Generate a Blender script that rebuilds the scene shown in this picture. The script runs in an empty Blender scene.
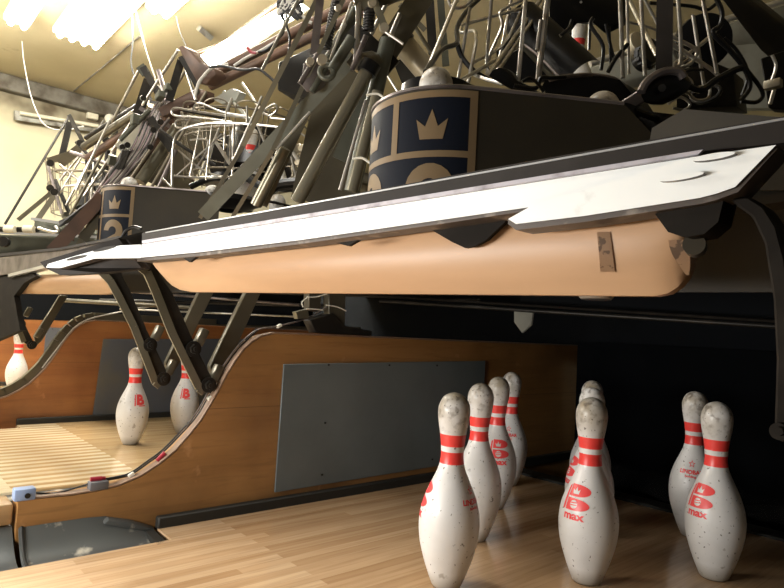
import bpy, bmesh, math, random
import numpy as np
from mathutils import Vector, Matrix
from mathutils.geometry import tessellate_polygon
random.seed(7)
sc = bpy.context.scene
C = sc.collection

# ------------------------------------------------------------------ camera numbers (solved from the pin rack)
F = 608.8
CP = Vector((0.8395, -0.9279, 0.4962))
YAW, PITCH, ROLL = -0.846467, 0.0625788, 0.0541325
cy, sy = math.cos(YAW), math.sin(YAW)
fw = Vector((sy*math.cos(PITCH), cy*math.cos(PITCH), math.sin(PITCH)))
r0 = Vector((cy, -sy, 0)); u0 = r0.cross(fw)
rt = r0*math.cos(ROLL) + u0*math.sin(ROLL)
up = -r0*math.sin(ROLL) + u0*math.cos(ROLL)
def ray(u, v): return fw + rt*((u-392)/F) + up*(-(v-294)/F)
def D(u, v, d): return CP + ray(u, v)*d
def X(u, v, x):
    r = ray(u, v); return CP + r*((x-CP.x)/r.x)
def Y(u, v, y):
    r = ray(u, v); return CP + r*((y-CP.y)/r.y)
def Z(u, v, z):
    r = ray(u, v); return CP + r*((z-CP.z)/r.z)
def VP(u, v, a, b):            # vertical plane through two ground points
    r = ray(u, v); n = Vector((-(b[1]-a[1]), b[0]-a[0], 0))
    t = n.dot(Vector((a[0], a[1], 0))-CP)/n.dot(r); return CP + r*t
RA, RB = (.68, -.386), (-.39, -.47)
def RP(u, v, back=0.0): return VP(u, v, (RA[0], RA[1]+back), (RB[0], RB[1]+back))

cam_d = bpy.data.cameras.new('camera'); cam = bpy.data.objects.new('camera', cam_d); C.objects.link(cam)
cam_d.sensor_fit = 'HORIZONTAL'; cam_d.sensor_width = 36; cam_d.lens = 36*F/784; cam_d.clip_start = .02
m = Matrix((rt, up, -fw)).transposed().to_4x4(); m.translation = CP
cam.matrix_world = m; sc.camera = cam

# ------------------------------------------------------------------ materials
def mat(name, col, rough=.5, metal=0., spec=.5, noise=None, bump=None, emit=None):
    """noise = (scale, second colour, lo, hi[, stretch])"""
    M = bpy.data.materials.new(name); M.use_nodes = True
    nt = M.node_tree; b = nt.nodes['Principled BSDF']
    b.inputs['Base Color'].default_value = (*col, 1); b.inputs['Roughness'].default_value = rough
    b.inputs['Metallic'].default_value = metal; b.inputs['Specular IOR Level'].default_value = spec
    tc = nt.nodes.new('ShaderNodeTexCoord')
    if noise:
        mp = nt.nodes.new('ShaderNodeMapping'); nt.links.new(tc.outputs['Object'], mp.inputs[0])
        if len(noise) > 4: mp.inputs['Scale'].default_value = noise[4]
        n = nt.nodes.new('ShaderNodeTexNoise'); n.inputs['Scale'].default_value = noise[0]; n.inputs['Detail'].default_value = 6
        nt.links.new(mp.outputs[0], n.inputs['Vector'])
        r = nt.nodes.new('ShaderNodeMapRange'); r.inputs[1].default_value = noise[2]; r.inputs[2].default_value = noise[3]
        nt.links.new(n.outputs[0], r.inputs[0])
        x = nt.nodes.new('ShaderNodeMix'); x.data_type = 'RGBA'
        x.inputs[6].default_value = (*col, 1); x.inputs[7].default_value = (*noise[1], 1)
        nt.links.new(r.outputs[0], x.inputs[0]); nt.links.new(x.outputs[2], b.inputs['Base Color'])
    if bump:
        n2 = nt.nodes.new('ShaderNodeTexNoise'); n2.inputs['Scale'].default_value = bump[0]
        nt.links.new(tc.outputs['Object'], n2.inputs['Vector'])
        bp = nt.nodes.new('ShaderNodeBump'); bp.inputs['Strength'].default_value = bump[1]; bp.inputs['Distance'].default_value = .01
        nt.links.new(n2.outputs[0], bp.inputs['Height']); nt.links.new(bp.outputs[0], b.inputs['Normal'])
    if emit:
        b.inputs['Emission Color'].default_value = (*emit[0], 1); b.inputs['Emission Strength'].default_value = emit[1]
    return M

M = {}
M['steel'] = mat('steel_wire', (.46, .44, .40), .3, .85, noise=(30, (.25, .2, .14), .5, .75))
M['bright'] = mat('bright_steel', (.75, .72, .66), .3, .75)
M['olive'] = mat('olive_paint', (.14, .125, .088), .34, .45, noise=(3, (.08, .07, .05), .4, .7))
M['olive2'] = mat('khaki_paint', (.22, .205, .15), .3, .55, noise=(3, (.16, .145, .10), .45, .7))
M['teal'] = mat('grey_green_paint', (.11, .115, .09), .4, .4, noise=(9, (.08, .08, .06), .4, .7))
M['dark'] = mat('dark_grease_metal', (.020, .018, .015), .45, .3, .35, noise=(14, (.045, .037, .028), .5, .75))
M['arm'] = mat('dull_dark_brown_metal', (.011, .009, .007), .75, 0, .1, noise=(18, (.022, .018, .014), .5, .75))
M['black'] = mat('black_plastic', (.005, .005, .0055), .3, 0, .35)
M['brown'] = mat('primer_brown_metal', (.12, .068, .045), .5, .3, noise=(11, (.06, .038, .028), .4, .7))
M['violet'] = mat('worn_grey_metal', (.22, .19, .18), .35, .6, noise=(16, (.09, .075, .07), .45, .7))
M['shroud'] = mat('shroud_paint', (.040, .033, .021), .5, .1, .3, noise=(5, (.026, .022, .016), .4, .7))
M['white'] = mat('worn_white_plate', (.88, .91, .90), .4, 0, noise=(22, (.58, .61, .6), .64, .8))
M['plate_side'] = mat('plate_side_brown', (.07, .055, .045), .5, .2, noise=(40, (.2, .17, .14), .55, .7))
M['channel'] = mat('channel_brown', (.021, .017, .014), .6, 0, .2, noise=(14, (.034, .028, .024), .5, .75))
M['lilac'] = mat('scraped_lilac_grey', (.42, .40, .44), .5, .2, noise=(30, (.2, .18, .19), .5, .7))
M['wire_far'] = mat('dull_wire', (.22, .19, .14), .45, .5)
M['cable_g'] = mat('grey_cable', (.22, .2, .17), .5)
M['lip'] = mat('bare_aluminium_lip', (.72, .72, .72), .3, .8)
M['tan'] = mat('amber_board', (.46, .285, .16), .4, 0, .3, noise=(4.5, (.36, .215, .115), .35, .7, (.5, 1, 3)))
M['tape'] = mat('brown_tape', (.38, .23, .125), .5, 0, .25, noise=(75, (.15, .09, .05), .53, .57))
M['navy'] = mat('decal_navy', (.004, .006, .012), .65, 0, .15)
M['gold'] = mat('decal_gold', (.18, .125, .068), .5, 0, .2)
M['panel'] = mat('grey_side_panel', (.165, .195, .20), .45, .1, noise=(4, (.12, .145, .15), .35, .7))
M['panel2'] = mat('blue_grey_side_panel', (.11, .125, .15), .4, .1, noise=(4, (.16, .15, .11), .5, .72))
M['gutter'] = mat('scuffed_gutter', (.10, .108, .105), .4, .2, noise=(15, (.55, .52, .43), .575, .66))
M['trim'] = mat('black_trim', (.028, .027, .023), .6, 0, .25)
M['cap'] = mat('pinkish_edge_cap', (.27, .18, .125), .5, 0, noise=(40, (.2, .13, .09), .5, .7))
M['cable_b'] = mat('black_cable', (.015, .015, .015), .5)
M['cable_w'] = mat('grey_white_cable', (.55, .53, .48), .5)
M['cable_p'] = mat('mauve_cable', (.25, .18, .19), .5)
M['tie'] = mat('white_nylon', (.8, .78, .68), .4)
M['bluebox'] = mat('blue_grey_box', (.22, .3, .48), .5)
M['greybox'] = mat('dark_grey_box', (.11, .11, .12), .5)
M['red'] = mat('dark_red_nut', (.3, .015, .03), .4)
M['spring'] = mat('black_spring', (.05, .048, .045), .35, .7)
M['pit'] = mat('pit_black', (.0035, .0045, .006), .8, 0, .12)
M['film'] = mat('clear_film', (.5, .5, .5), .12, 0); 
b = M['film'].node_tree.nodes['Principled BSDF']; b.inputs['Alpha'].default_value = .07
M['tube'] = mat('lit_tube', (1, 1, 1), .5, emit=((1, .95, .84), 125))
M['fixture'] = mat('lamp_body_white', (.7, .68, .58), .5)
M['dirty'] = mat('dusty_lamp_body', (.42, .42, .38), .5, .1, noise=(12, (.15, .13, .1), .4, .65))
M['cream'] = mat('cream_box', (.7, .66, .52), .5)
M['beige'] = mat('beige_metal', (.42, .37, .27), .4, .4)
M['pale'] = mat('pale_grey_beam', (.4, .4, .34), .5, .1, noise=(6, (.25, .24, .2), .4, .7))
M['trimgrey'] = mat('dusty_trim', (.2, .185, .155), .6, 0, .3, noise=(8, (.09, .075, .055), .4, .65))
M['stripe'] = mat('pin_red', (.78, .035, .03), .3)
M['logo'] = mat('pin_logo_red', (.86, .08, .08), .35)

def wall_mat(name, col, col2, dark, zt=None):
    Mx = mat(name, col, .8, noise=(1.3, col2, .35, .75), bump=(6, .25))
    nt = Mx.node_tree; b = nt.nodes['Principled BSDF']
    base = b.inputs['Base Color'].links[0].from_socket
    tc = nt.nodes.new('ShaderNodeTexCoord')
    n = nt.nodes.new('ShaderNodeTexNoise'); n.inputs['Scale'].default_value = 3.2; n.inputs['Detail'].default_value = 10; n.inputs['Roughness'].default_value = .7
    nt.links.new(tc.outputs['Object'], n.inputs['Vector'])
    r = nt.nodes.new('ShaderNodeMapRange'); r.inputs[1].default_value = .64; r.inputs[2].default_value = .76; r.inputs[4].default_value = .7
    nt.links.new(n.outputs[0], r.inputs[0])
    fac = r.outputs[0]
    if zt:      # grime band near a given height
        s = nt.nodes.new('ShaderNodeSeparateXYZ'); nt.links.new(tc.outputs['Object'], s.inputs[0])
        a = nt.nodes.new('ShaderNodeMapRange'); a.inputs[1].default_value = zt-.26; a.inputs[2].default_value = zt; a.inputs[4].default_value = 1.7
        nt.links.new(s.outputs[2], a.inputs[0])
        mu = nt.nodes.new('ShaderNodeMath'); mu.operation = 'MULTIPLY'
        n3 = nt.nodes.new('ShaderNodeTexNoise'); n3.inputs['Scale'].default_value = 5
        nt.links.new(tc.outputs['Object'], n3.inputs['Vector']); 
        nt.links.new(a.outputs[0], mu.inputs[0]); nt.links.new(n3.outputs[0], mu.inputs[1])
        mx = nt.nodes.new('ShaderNodeMath'); mx.operation = 'MAXIMUM'; nt.links.new(mu.outputs[0], mx.inputs[0]); nt.links.new(fac, mx.inputs[1]); fac = mx.outputs[0]
    x = nt.nodes.new('ShaderNodeMix'); x.data_type = 'RGBA'; x.inputs[7].default_value = (*dark, 1)
    nt.links.new(base, x.inputs[6]); nt.links.new(fac, x.inputs[0]); nt.links.new(x.outputs[2], b.inputs['Base Color'])
    return Mx
M['wall'] = wall_mat('stained_cream_wall', (.70, .65, .47), (.58, .52, .35), (.13, .10, .06), 2.40)
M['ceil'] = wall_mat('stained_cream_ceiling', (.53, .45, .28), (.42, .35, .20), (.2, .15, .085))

def wood_mat(name, c1, c2, c3, stretch, rough=.4):
    Mx = mat(name, c1, rough, noise=(3, c2, .3, .7, stretch))
    nt = Mx.node_tree; b = nt.nodes['Principled BSDF']; base = b.inputs['Base Color'].links[0].from_socket
    tc = nt.nodes.new('ShaderNodeTexCoord'); mp = nt.nodes.new('ShaderNodeMapping'); mp.inputs['Scale'].default_value = [s*4 for s in stretch]
    nt.links.new(tc.outputs['Object'], mp.inputs[0])
    n = nt.nodes.new('ShaderNodeTexNoise'); n.inputs['Scale'].default_value = 4; n.inputs['Detail'].default_value = 8; n.inputs['Distortion'].default_value = .6
    nt.links.new(mp.outputs[0], n.inputs['Vector'])
    r = nt.nodes.new('ShaderNodeMapRange'); r.inputs[1].default_value = .52; r.inputs[2].default_value = .78; r.inputs[4].default_value = .5
    nt.links.new(n.outputs[0], r.inputs[0])
    x = nt.nodes.new('ShaderNodeMix'); x.data_type = 'RGBA'; x.inputs[7].default_value = (*c3, 1)
    nt.links.new(base, x.inputs[6]); nt.links.new(r.outputs[0], x.inputs[0])
    col = x.outputs[2]
    def layer(col, scale, lo, hi, to, dark, det=5, tex='ShaderNodeTexNoise'):
        n = nt.nodes.new(tex); n.inputs['Scale'].default_value = scale
        if tex == 'ShaderNodeTexNoise': n.inputs['Detail'].default_value = det
        nt.links.new(tc.outputs['Object'], n.inputs['Vector'])
        r = nt.nodes.new('ShaderNodeMapRange'); r.inputs[1].default_value = lo; r.inputs[2].default_value = hi; r.inputs[4].default_value = to
        nt.links.new(n.outputs[0], r.inputs[0])
        x = nt.nodes.new('ShaderNodeMix'); x.data_type = 'RGBA'; x.inputs[7].default_value = (*dark, 1)
        nt.links.new(col, x.inputs[6]); nt.links.new(r.outputs[0], x.inputs[0]); return x.outputs[2]
    col = layer(col, 3.1, .5, .72, .65, (c3[0]*.7, c3[1]*.7, c3[2]*.7), 8)
    col = layer(col, 2.6, .085, .03, .8, (c3[0]*.45, c3[1]*.45, c3[2]*.45), tex='ShaderNodeTexVoronoi')
    col = layer(col, 17, .68, .76, .5, (c1[0]*1.5, c1[1]*1.6, c1[2]*2.2), 3)
    sp = nt.nodes.new('ShaderNodeSeparateXYZ'); nt.links.new(tc.outputs['Object'], sp.inputs[0])
    sb = nt.nodes.new('ShaderNodeMath'); sb.operation = 'SUBTRACT'; sb.inputs[1].default_value = .275; nt.links.new(sp.outputs[2], sb.inputs[0])
    ab = nt.nodes.new('ShaderNodeMath'); ab.operation = 'ABSOLUTE'; nt.links.new(sb.outputs[0], ab.inputs[0])
    lt = nt.nodes.new('ShaderNodeMath'); lt.operation = 'LESS_THAN'; lt.inputs[1].default_value = .0008; nt.links.new(ab.outputs[0], lt.inputs[0])
    xm = nt.nodes.new('ShaderNodeMix'); xm.data_type = 'RGBA'; xm.inputs[7].default_value = (*c3, 1); nt.links.new(col, xm.inputs[6]); nt.links.new(lt.outputs[0], xm.inputs[0])
    nt.links.new(xm.outputs[2], b.inputs['Base Color'])
    return Mx
M['kick'] = wood_mat('varnished_plywood', (.38, .20, .068), (.29, .14, .043), (.15, .07, .022), (1, .35, 5))
M['kick2'] = wood_mat('reddish_plywood', (.36, .15, .048), (.27, .10, .032), (.17, .06, .02), (1, .35, 5))
M['divwood'] = wood_mat('pale_cap_wood', (.5, .34, .17), (.42, .27, .13), (.25, .15, .07), (3, .4, 3))

def lane_mat(name, base, alt, splice):
    Mx = bpy.data.materials.new(name); Mx.use_nodes = True; nt = Mx.node_tree; N = nt.nodes.new; L = nt.links.new
    b = nt.nodes['Principled BSDF']; b.inputs['Roughness'].default_value = .22; b.inputs['Coat Weight'].default_value = .35; b.inputs['Coat Roughness'].default_value = .08
    tc = N('ShaderNodeTexCoord'); s = N('ShaderNodeSeparateXYZ'); L(tc.outputs['Object'], s.inputs[0])
    def mth(op, a, bb=None):
        n = N('ShaderNodeMath'); n.operation = op
        for i, q in enumerate((a, bb)):
            if q is None: continue
            if isinstance(q, (int, float)): n.inputs[i].default_value = q
            else: L(q, n.inputs[i])
        return n.outputs[0]
    bx = mth('DIVIDE', s.outputs[0], .0273); idx = mth('FLOOR', bx)
    wn = N('ShaderNodeTexWhiteNoise'); wn.noise_dimensions = '2D'
    yy = mth('FLOOR', mth('ADD', mth('MULTIPLY', s.outputs[1], 1.4), mth('MULTIPLY', idx, .37)))
    cb = N('ShaderNodeCombineXYZ'); L(idx, cb.inputs[0]); L(yy, cb.inputs[1]); L(cb.outputs[0], wn.inputs['Vector'])
    x1 = N('ShaderNodeMix'); x1.data_type = 'RGBA'; x1.inputs[6].default_value = (*base, 1); x1.inputs[7].default_value = (*alt, 1)
    L(mth('MULTIPLY', wn.outputs[0], .8), x1.inputs[0])
    # splice of light maple fingers
    par = mth('MODULO', mth('ABSOLUTE', idx), 2.0)
    edge = mth('ADD', .16, mth('MULTIPLY', par, -.36))
    sp = mth('LESS_THAN', s.outputs[1], edge)
    x2 = N('ShaderNodeMix'); x2.data_type = 'RGBA'; L(x1.outputs[2], x2.inputs[6]); x2.inputs[7].default_value = (*splice, 1); L(mth('MULTIPLY', sp, .8), x2.inputs[0])
    mp = N('ShaderNodeMapping'); mp.inputs['Scale'].default_value = (60, 3, 1); L(tc.outputs['Object'], mp.inputs[0])
    n = N('ShaderNodeTexNoise'); n.inputs['Scale'].default_value = 1.5; n.inputs['Detail'].default_value = 6; L(mp.outputs[0], n.inputs['Vector'])
    r = N('ShaderNodeMapRange'); r.inputs[1].default_value = .45; r.inputs[2].default_value = .8; r.inputs[4].default_value = .5; L(n.outputs[0], r.inputs[0])
    x3 = N('ShaderNodeMix'); x3.data_type = 'RGBA'; L(x2.outputs[2], x3.inputs[6]); x3.inputs[7].default_value = (base[0]*.55, base[1]*.45, base[2]*.35, 1); L(r.outputs[0], x3.inputs[0])
    fr = mth('FRACT', bx); gap = mth('LESS_THAN', fr, .035)
    x4 = N('ShaderNodeMix'); x4.data_type = 'RGBA'; L(x3.outputs[2], x4.inputs[6]); x4.inputs[7].default_value = (base[0]*.35, base[1]*.28, base[2]*.2, 1); L(mth('MULTIPLY', gap, .3), x4.inputs[0])
    L(x4.outputs[2], b.inputs['Base Color'])
    return Mx
M['lane'] = lane_mat('lane_boards', (.50, .31, .16), (.66, .45, .26), (.72, .51, .31))
M['lane2'] = lane_mat('lane_boards_pale', (.54, .36, .17), (.66, .48, .26), (.92, .80, .55))

# pin material: white plastic with red neck bands, grime and specks
def pin_mat():
    Mx = bpy.data.materials.new('pin_white'); Mx.use_nodes = True; nt = Mx.node_tree; N = nt.nodes.new; L = nt.links.new
    b = nt.nodes['Principled BSDF']; b.inputs['Roughness'].default_value = .33; b.inputs['Specular IOR Level'].default_value = .45
    tc = N('ShaderNodeTexCoord'); s = N('ShaderNodeSeparateXYZ'); L(tc.outputs['Object'], s.inputs[0])
    oi = N('ShaderNodeObjectInfo'); ad = N('ShaderNodeVectorMath'); ad.operation = 'ADD'; L(tc.outputs['Object'], ad.inputs[0])
    cm = N('ShaderNodeCombineXYZ'); L(oi.outputs['Random'], cm.inputs[0]); sc_ = N('ShaderNodeVectorMath'); sc_.operation = 'SCALE'; sc_.inputs['Scale'].default_value = 50; L(cm.outputs[0], sc_.inputs[0]); L(sc_.outputs[0], ad.inputs[1])
    def noise(sc, lo, hi, to, det=5):
        n = N('ShaderNodeTexNoise'); n.inputs['Scale'].default_value = sc; n.inputs['Detail'].default_value = det; L(ad.outputs[0], n.inputs['Vector'])
        r = N('ShaderNodeMapRange'); r.inputs[1].default_value = lo; r.inputs[2].default_value = hi; r.inputs[4].default_value = to; L(n.outputs[0], r.inputs[0]); return r.outputs[0]
    def mix(a, col, f):
        x = N('ShaderNodeMix'); x.data_type = 'RGBA'
        if isinstance(a, tuple): x.inputs[6].default_value = (*a, 1)
        else: L(a, x.inputs[6])
        x.inputs[7].default_value = (*col, 1); L(f, x.inputs[0]); return x.outputs[2]
    def mul(a, c):
        n = N('ShaderNodeMath'); n.operation = 'MULTIPLY'; L(a, n.inputs[0]); L(c, n.inputs[1]); return n.outputs[0]
    c = mix((.77, .765, .75), (.64, .63, .60), noise(9, .4, .7, 1))
    zr = N('ShaderNodeMapRange'); zr.inputs[1].default_value = .285; zr.inputs[2].default_value = .365; L(s.outputs[2], zr.inputs[0])
    c = mix(c, (.36, .31, .23), mul(zr.outputs[0], noise(22, .3, .62, 1)))
    c = mix(c, (.14, .11, .08), mul(zr.outputs[0], noise(70, .52, .66, .8)))
    c = mix(c, (.12, .10, .08), noise(130, .68, .71, .85, 2))
    c = mix(c, (.25, .22, .18), noise(45, .69, .75, .6, 2))
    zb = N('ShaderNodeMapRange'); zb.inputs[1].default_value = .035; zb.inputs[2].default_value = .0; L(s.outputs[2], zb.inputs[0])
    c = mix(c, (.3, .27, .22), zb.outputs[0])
    for lo, hi in ((.2405, .2640), (.2750, .2985)):
        a = N('ShaderNodeMath'); a.operation = 'GREATER_THAN'; a.inputs[1].default_value = lo; L(s.outputs[2], a.inputs[0])
        d = N('ShaderNodeMath'); d.operation = 'LESS_THAN'; d.inputs[1].default_value = hi; L(s.outputs[2], d.inputs[0])
        c = mix(c, (.84, .065, .055), mul(a.outputs[0], d.outputs[0]))
    L(c, b.inputs['Base Color']); return Mx
M['pin'] = pin_mat()
M['basering'] = mat('pin_base_ring', (.02, .018, .016), .5)

# ------------------------------------------------------------------ mesh helpers
def tag(o, label=None, cat=None, group=None, kind=None):
    if label: o['label'] = label
    if cat: o['category'] = cat
    if group: o['group'] = group
    if kind: o['kind'] = kind
    return o
def empty(name, loc, label, cat, group=None):
    o = bpy.data.objects.new(name, None); o.empty_display_size = .05; C.objects.link(o); o.location = loc
    return tag(o, label, cat, group)
def build(name, bm, m, parent=None, smooth=40, origin=None):
    bmesh.ops.recalc_face_normals(bm, faces=bm.faces[:])
    me = bpy.data.meshes.new(name)
    off = Vector((0, 0, 0))
    if origin is not None:
        off = Vector(origin)
    elif parent is not None:
        off = parent_world(parent)
    for v in bm.verts: v.co -= off
    bm.to_mesh(me); bm.free()
    for x in (m if isinstance(m, (list, tuple)) else [m]): me.materials.append(x)
    for p in me.polygons: p.use_smooth = True
    try: me.set_sharp_from_angle(angle=math.radians(smooth))
    except Exception: pass
    o = bpy.data.objects.new(name, me); C.objects.link(o)
    if parent is not None:
        o.parent = parent
    elif origin is not None:
        o.location = off
    return o
def parent_world(o):
    p = Vector((0, 0, 0))
    while o: p += o.location; o = o.parent
    return p
def box(bm, c, s, rot=None):
    r = bmesh.ops.create_cube(bm, size=1); c = Vector(c)
    for v in r['verts']:
        v.co = Vector((v.co.x*s[0], v.co.y*s[1], v.co.z*s[2]))
        if rot is not None: v.co = rot @ v.co
        v.co += c
    return r['verts']
def bevel(bm, w, seg=2):
    bmesh.ops.recalc_face_normals(bm, faces=bm.faces[:])
    bmesh.ops.dissolve_limit(bm, angle_limit=.01, verts=bm.verts[:], edges=bm.edges[:])
    bmesh.ops.bevel(bm, geom=[e for e in bm.edges if len(e.link_faces) == 2 and e.calc_face_angle(0) > .35], offset=w, segments=seg, affect='EDGES', profile=.5, clamp_overlap=True)
def tube(bm, pts, r, n=10, cap=True, smooth=0):
    pts = [Vector(p) for p in pts]
    if smooth and len(pts) > 2: pts = catmull(pts, smooth)
    q = [pts[0]]
    for p in pts[1:]:
        if (p-q[-1]).length > 1e-5: q.append(p)
    pts = q
    rs = r if isinstance(r, (list, tuple)) else [r]*len(pts)
    if len(rs) != len(pts): rs = [rs[0]]*len(pts)
    t = (pts[1]-pts[0]).normalized()
    a = t.orthogonal().normalized(); rings = []
    for i, p in enumerate(pts):
        tt = ((pts[min(i+1, len(pts)-1)]-pts[max(i-1, 0)])).normalized()
        if tt.length < .5: tt = t
        a = (a - tt*a.dot(tt))
        a = a.normalized() if a.length > 1e-6 else tt.orthogonal().normalized()
        b = tt.cross(a)
        rings.append([bm.verts.new(p + (a*math.cos(2*math.pi*k/n) + b*math.sin(2*math.pi*k/n))*rs[i]) for k in range(n)])
    for i in range(len(rings)-1):
        for k in range(n):
            bm.faces.new((rings[i][k], rings[i][(k+1) % n], rings[i+1][(k+1) % n], rings[i+1][k]))
    if cap:
        bm.faces.new(rings[0][::-1]); bm.faces.new(rings[-1])
def catmull(P, k):
    out = []
    for i in range(len(P)-1):
        p0, p1, p2, p3 = P[max(i-1, 0)], P[i], P[i+1], P[min(i+2, len(P)-1)]
        for j in range(k):
            t = j/k
            out.append(.5*((2*p1) + (p2-p0)*t + (2*p0-5*p1+4*p2-p3)*t*t + (3*p1-p0-3*p2+p3)*t**3))
    out.append(P[-1]); return out
def prism(bm, pts, ext, mats=(0, 0)):
    """closed polygon pts (3D), extruded by vector ext"""
    pts = [Vector(p) for p in pts]; ext = Vector(ext)
    f = [bm.verts.new(p) for p in pts]; b = [bm.verts.new(p+ext) for p in pts]
    for tri in tessellate_polygon([pts]):
        bm.faces.new([f[i] for i in tri]).material_index = mats[0]; bm.faces.new([b[i] for i in tri[::-1]]).material_index = mats[0]
    n = len(pts)
    for i in range(n):
        bm.faces.new((f[i], f[(i+1) % n], b[(i+1) % n], b[i])).material_index = mats[1]
def bar(bm, a, b, w, t, upv=None):
    """flat bar a->b, width w (perp, facing the viewer side), thickness t"""
    a = Vector(a); b = Vector(b); d = (b-a); L = d.length; d.normalize()
    n = upv or (CP-(a+b)/2); n = Vector(n); n = (n-d*n.dot(d)).normalized(); s = d.cross(n)
    R = Matrix((d, s, n)).transposed()
    box(bm, (a+b)/2, (L, w, t), R)
def channel(bm, a, b, w, t, lip=.012):
    bar(bm, a, b, w, t)
    a = Vector(a); b = Vector(b); d = (b-a).normalized(); n = CP-(a+b)/2; n = (n-d*n.dot(d)).normalized(); s = d.cross(n)
    for k in (-1, 1):
        bar(bm, a+s*k*w/2-n*lip/2, b+s*k*w/2-n*lip/2, t, lip+t)
def new(): return bmesh.new()
def disc(bm, c, axis, r, h, n=16):
    c = Vector(c); axis = Vector(axis).normalized(); tube(bm, [c-axis*h/2, c+axis*h/2], r, n)
def helix(bm, a, b, r, turns, wr, n=6):
    a = Vector(a); b = Vector(b); d = b-a; x = d.orthogonal().normalized(); y = d.normalized().cross(x)
    k = int(turns*10)
    tube(bm, [a + d*(i/k) + (x*math.cos(i*.6283)+y*math.sin(i*.6283))*r for i in range(k+1)], wr, n)
def loft_tube(name, pts, rpx_or_m, m, parent, n=10, smooth=0):
    bm = new(); tube(bm, pts, rpx_or_m, n, smooth=smooth); return build(name, bm, m, parent)

# ------------------------------------------------------------------ bowling pins
PROFILE = [(0, 1.0), (0.02, 1.03), (.15, 1.16), (.75, 1.414), (1.5, 1.70), (2.25, 1.953), (3.375, 2.255), (4.5, 2.383), (5.2, 2.37), (5.875, 2.2815), (6.5, 2.12), (7.25, 1.8515), (8, 1.52), (8.625, 1.236), (9.0, 1.09), (9.375, .9825), (10, .8985), (10.5, .908), (10.875, .935), (11.75, 1.047), (12.625, 1.203), (13.2, 1.268), (13.7, 1.27), (14.1, 1.18), (14.5, .98), (14.75, .74), (14.92, .42), (15, .02)]
IN = .0254
def prof_dense():
    P = [Vector((r, z, 0)) for z, r in PROFILE]; q = catmull(P[2:], 3)
    return [(p.y*IN, p.x*IN) for p in P[:2]] + [(p.y*IN, max(p.x, .005)*IN) for p in q]
PD = prof_dense()
def pin_r(z):
    for (z0, ra), (z1, rb) in zip(PD, PD[1:]):
        if z0 <= z <= z1: return ra + (rb-ra)*(z-z0)/max(z1-z0, 1e-9)
    return PD[-1][1]
def lathe(bm, prof, n=40):
    rings = [[bm.verts.new((r*math.cos(2*math.pi*k/n), r*math.sin(2*math.pi*k/n), z)) for k in range(n)] for z, r in prof]
    for a, b in zip(rings, rings[1:]):
        for k in range(n): bm.faces.new((a[k], a[(k+1) % n], b[(k+1) % n], b[k]))
    bm.faces.new(rings[0][::-1]); bm.faces.new(rings[-1])
pin_me = None
def pin_body_mesh():
    bm = new(); lathe(bm, PD); me = bpy.data.meshes.new('pin_body'); bmesh.ops.recalc_face_normals(bm, faces=bm.faces[:]); bm.to_mesh(me); bm.free()
    me.materials.append(M['pin']); [setattr(p, 'use_smooth', True) for p in me.polygons]; return me
def ring_mesh():
    bm = new(); lathe(bm, [(-.0005, .022), (-.0005, .0258), (.004, .0272), (.0052, .0268), (.0052, .022)], 32); me = bpy.data.meshes.new('base_ring'); bmesh.ops.recalc_face_normals(bm, faces=bm.faces[:]); bm.to_mesh(me); bm.free()
    me.materials.append(M['basering']); [setattr(p, 'use_smooth', True) for p in me.polygons]; return me
def refine(bm, L):
    for _ in range(4):
        e = [e for e in bm.edges if e.calc_length() > L]
        if not e: break
        bmesh.ops.subdivide_edges(bm, edges=e, cuts=1)
        bmesh.ops.triangulate(bm, faces=bm.faces[:])
def poly_bm(bm, polys):
    for P in polys:
        P = [Vector((x, y, 0)) for x, y in P]; vs = [bm.verts.new(p) for p in P]
        for t in tessellate_polygon([P]): 
            try: bm.faces.new([vs[i] for i in t])
            except ValueError: pass
def text_bm(bm, s, size, x, y, bold=.0):
    cu = bpy.data.curves.new('t', 'FONT'); cu.body = s; cu.size = size; cu.offset = bold; cu.resolution_u = 3; cu.fill_mode = 'FRONT'
    o = bpy.data.objects.new('t', cu); C.objects.link(o); bpy.context.view_layer.update()
    me = bpy.data.meshes.new_from_object(o); bpy.data.objects.remove(o); bpy.data.curves.remove(cu)
    n0 = len(bm.verts); bm.from_mesh(me); bm.verts.ensure_lookup_table()
    for v in bm.verts[n0:]: v.co.x += x; v.co.y += y
    bpy.data.meshes.remove(me)
def halfD(x0, y0, w, h, n=12):      # flat left edge, rounded right
    P = [(x0, y0), (x0+w*.35, y0)]
    for i in range(n+1):
        a = -math.pi/2+math.pi*i/n
        P.append((x0+w*.35+w*.65*math.cos(a), y0+h/2+h/2*math.sin(a)))
    P += [(x0, y0+h)]; return P
def crown(cx, cy_, w, h):
    return [(cx-w*.36, cy_), (cx+w*.36, cy_), (cx+w*.5, cy_+h*.68), (cx+w*.2, cy_+h*.42), (cx, cy_+h), (cx-w*.2, cy_+h*.42), (cx-w*.5, cy_+h*.68)]
def pin_wrap(bm, zc, out, L=.004):
    refine(bm, L)
    for v in bm.verts: v.co *= 1.42
    for v in bm.verts:
        z = zc+v.co.y; r = pin_r(z)+out; a = v.co.x/pin_r(zc)
        v.co = Vector((r*math.sin(a), -r*math.cos(a), z))     # centred on -y
def mesh_of(bm, name, m):
    me = bpy.data.meshes.new(name); bm.to_mesh(me); bm.free(); me.materials.append(m); [setattr(p, 'use_smooth', True) for p in me.polygons]; return me
def cut_shape(outer, inner):
    """polygon with a hole as triangles"""
    return outer, inner
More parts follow.
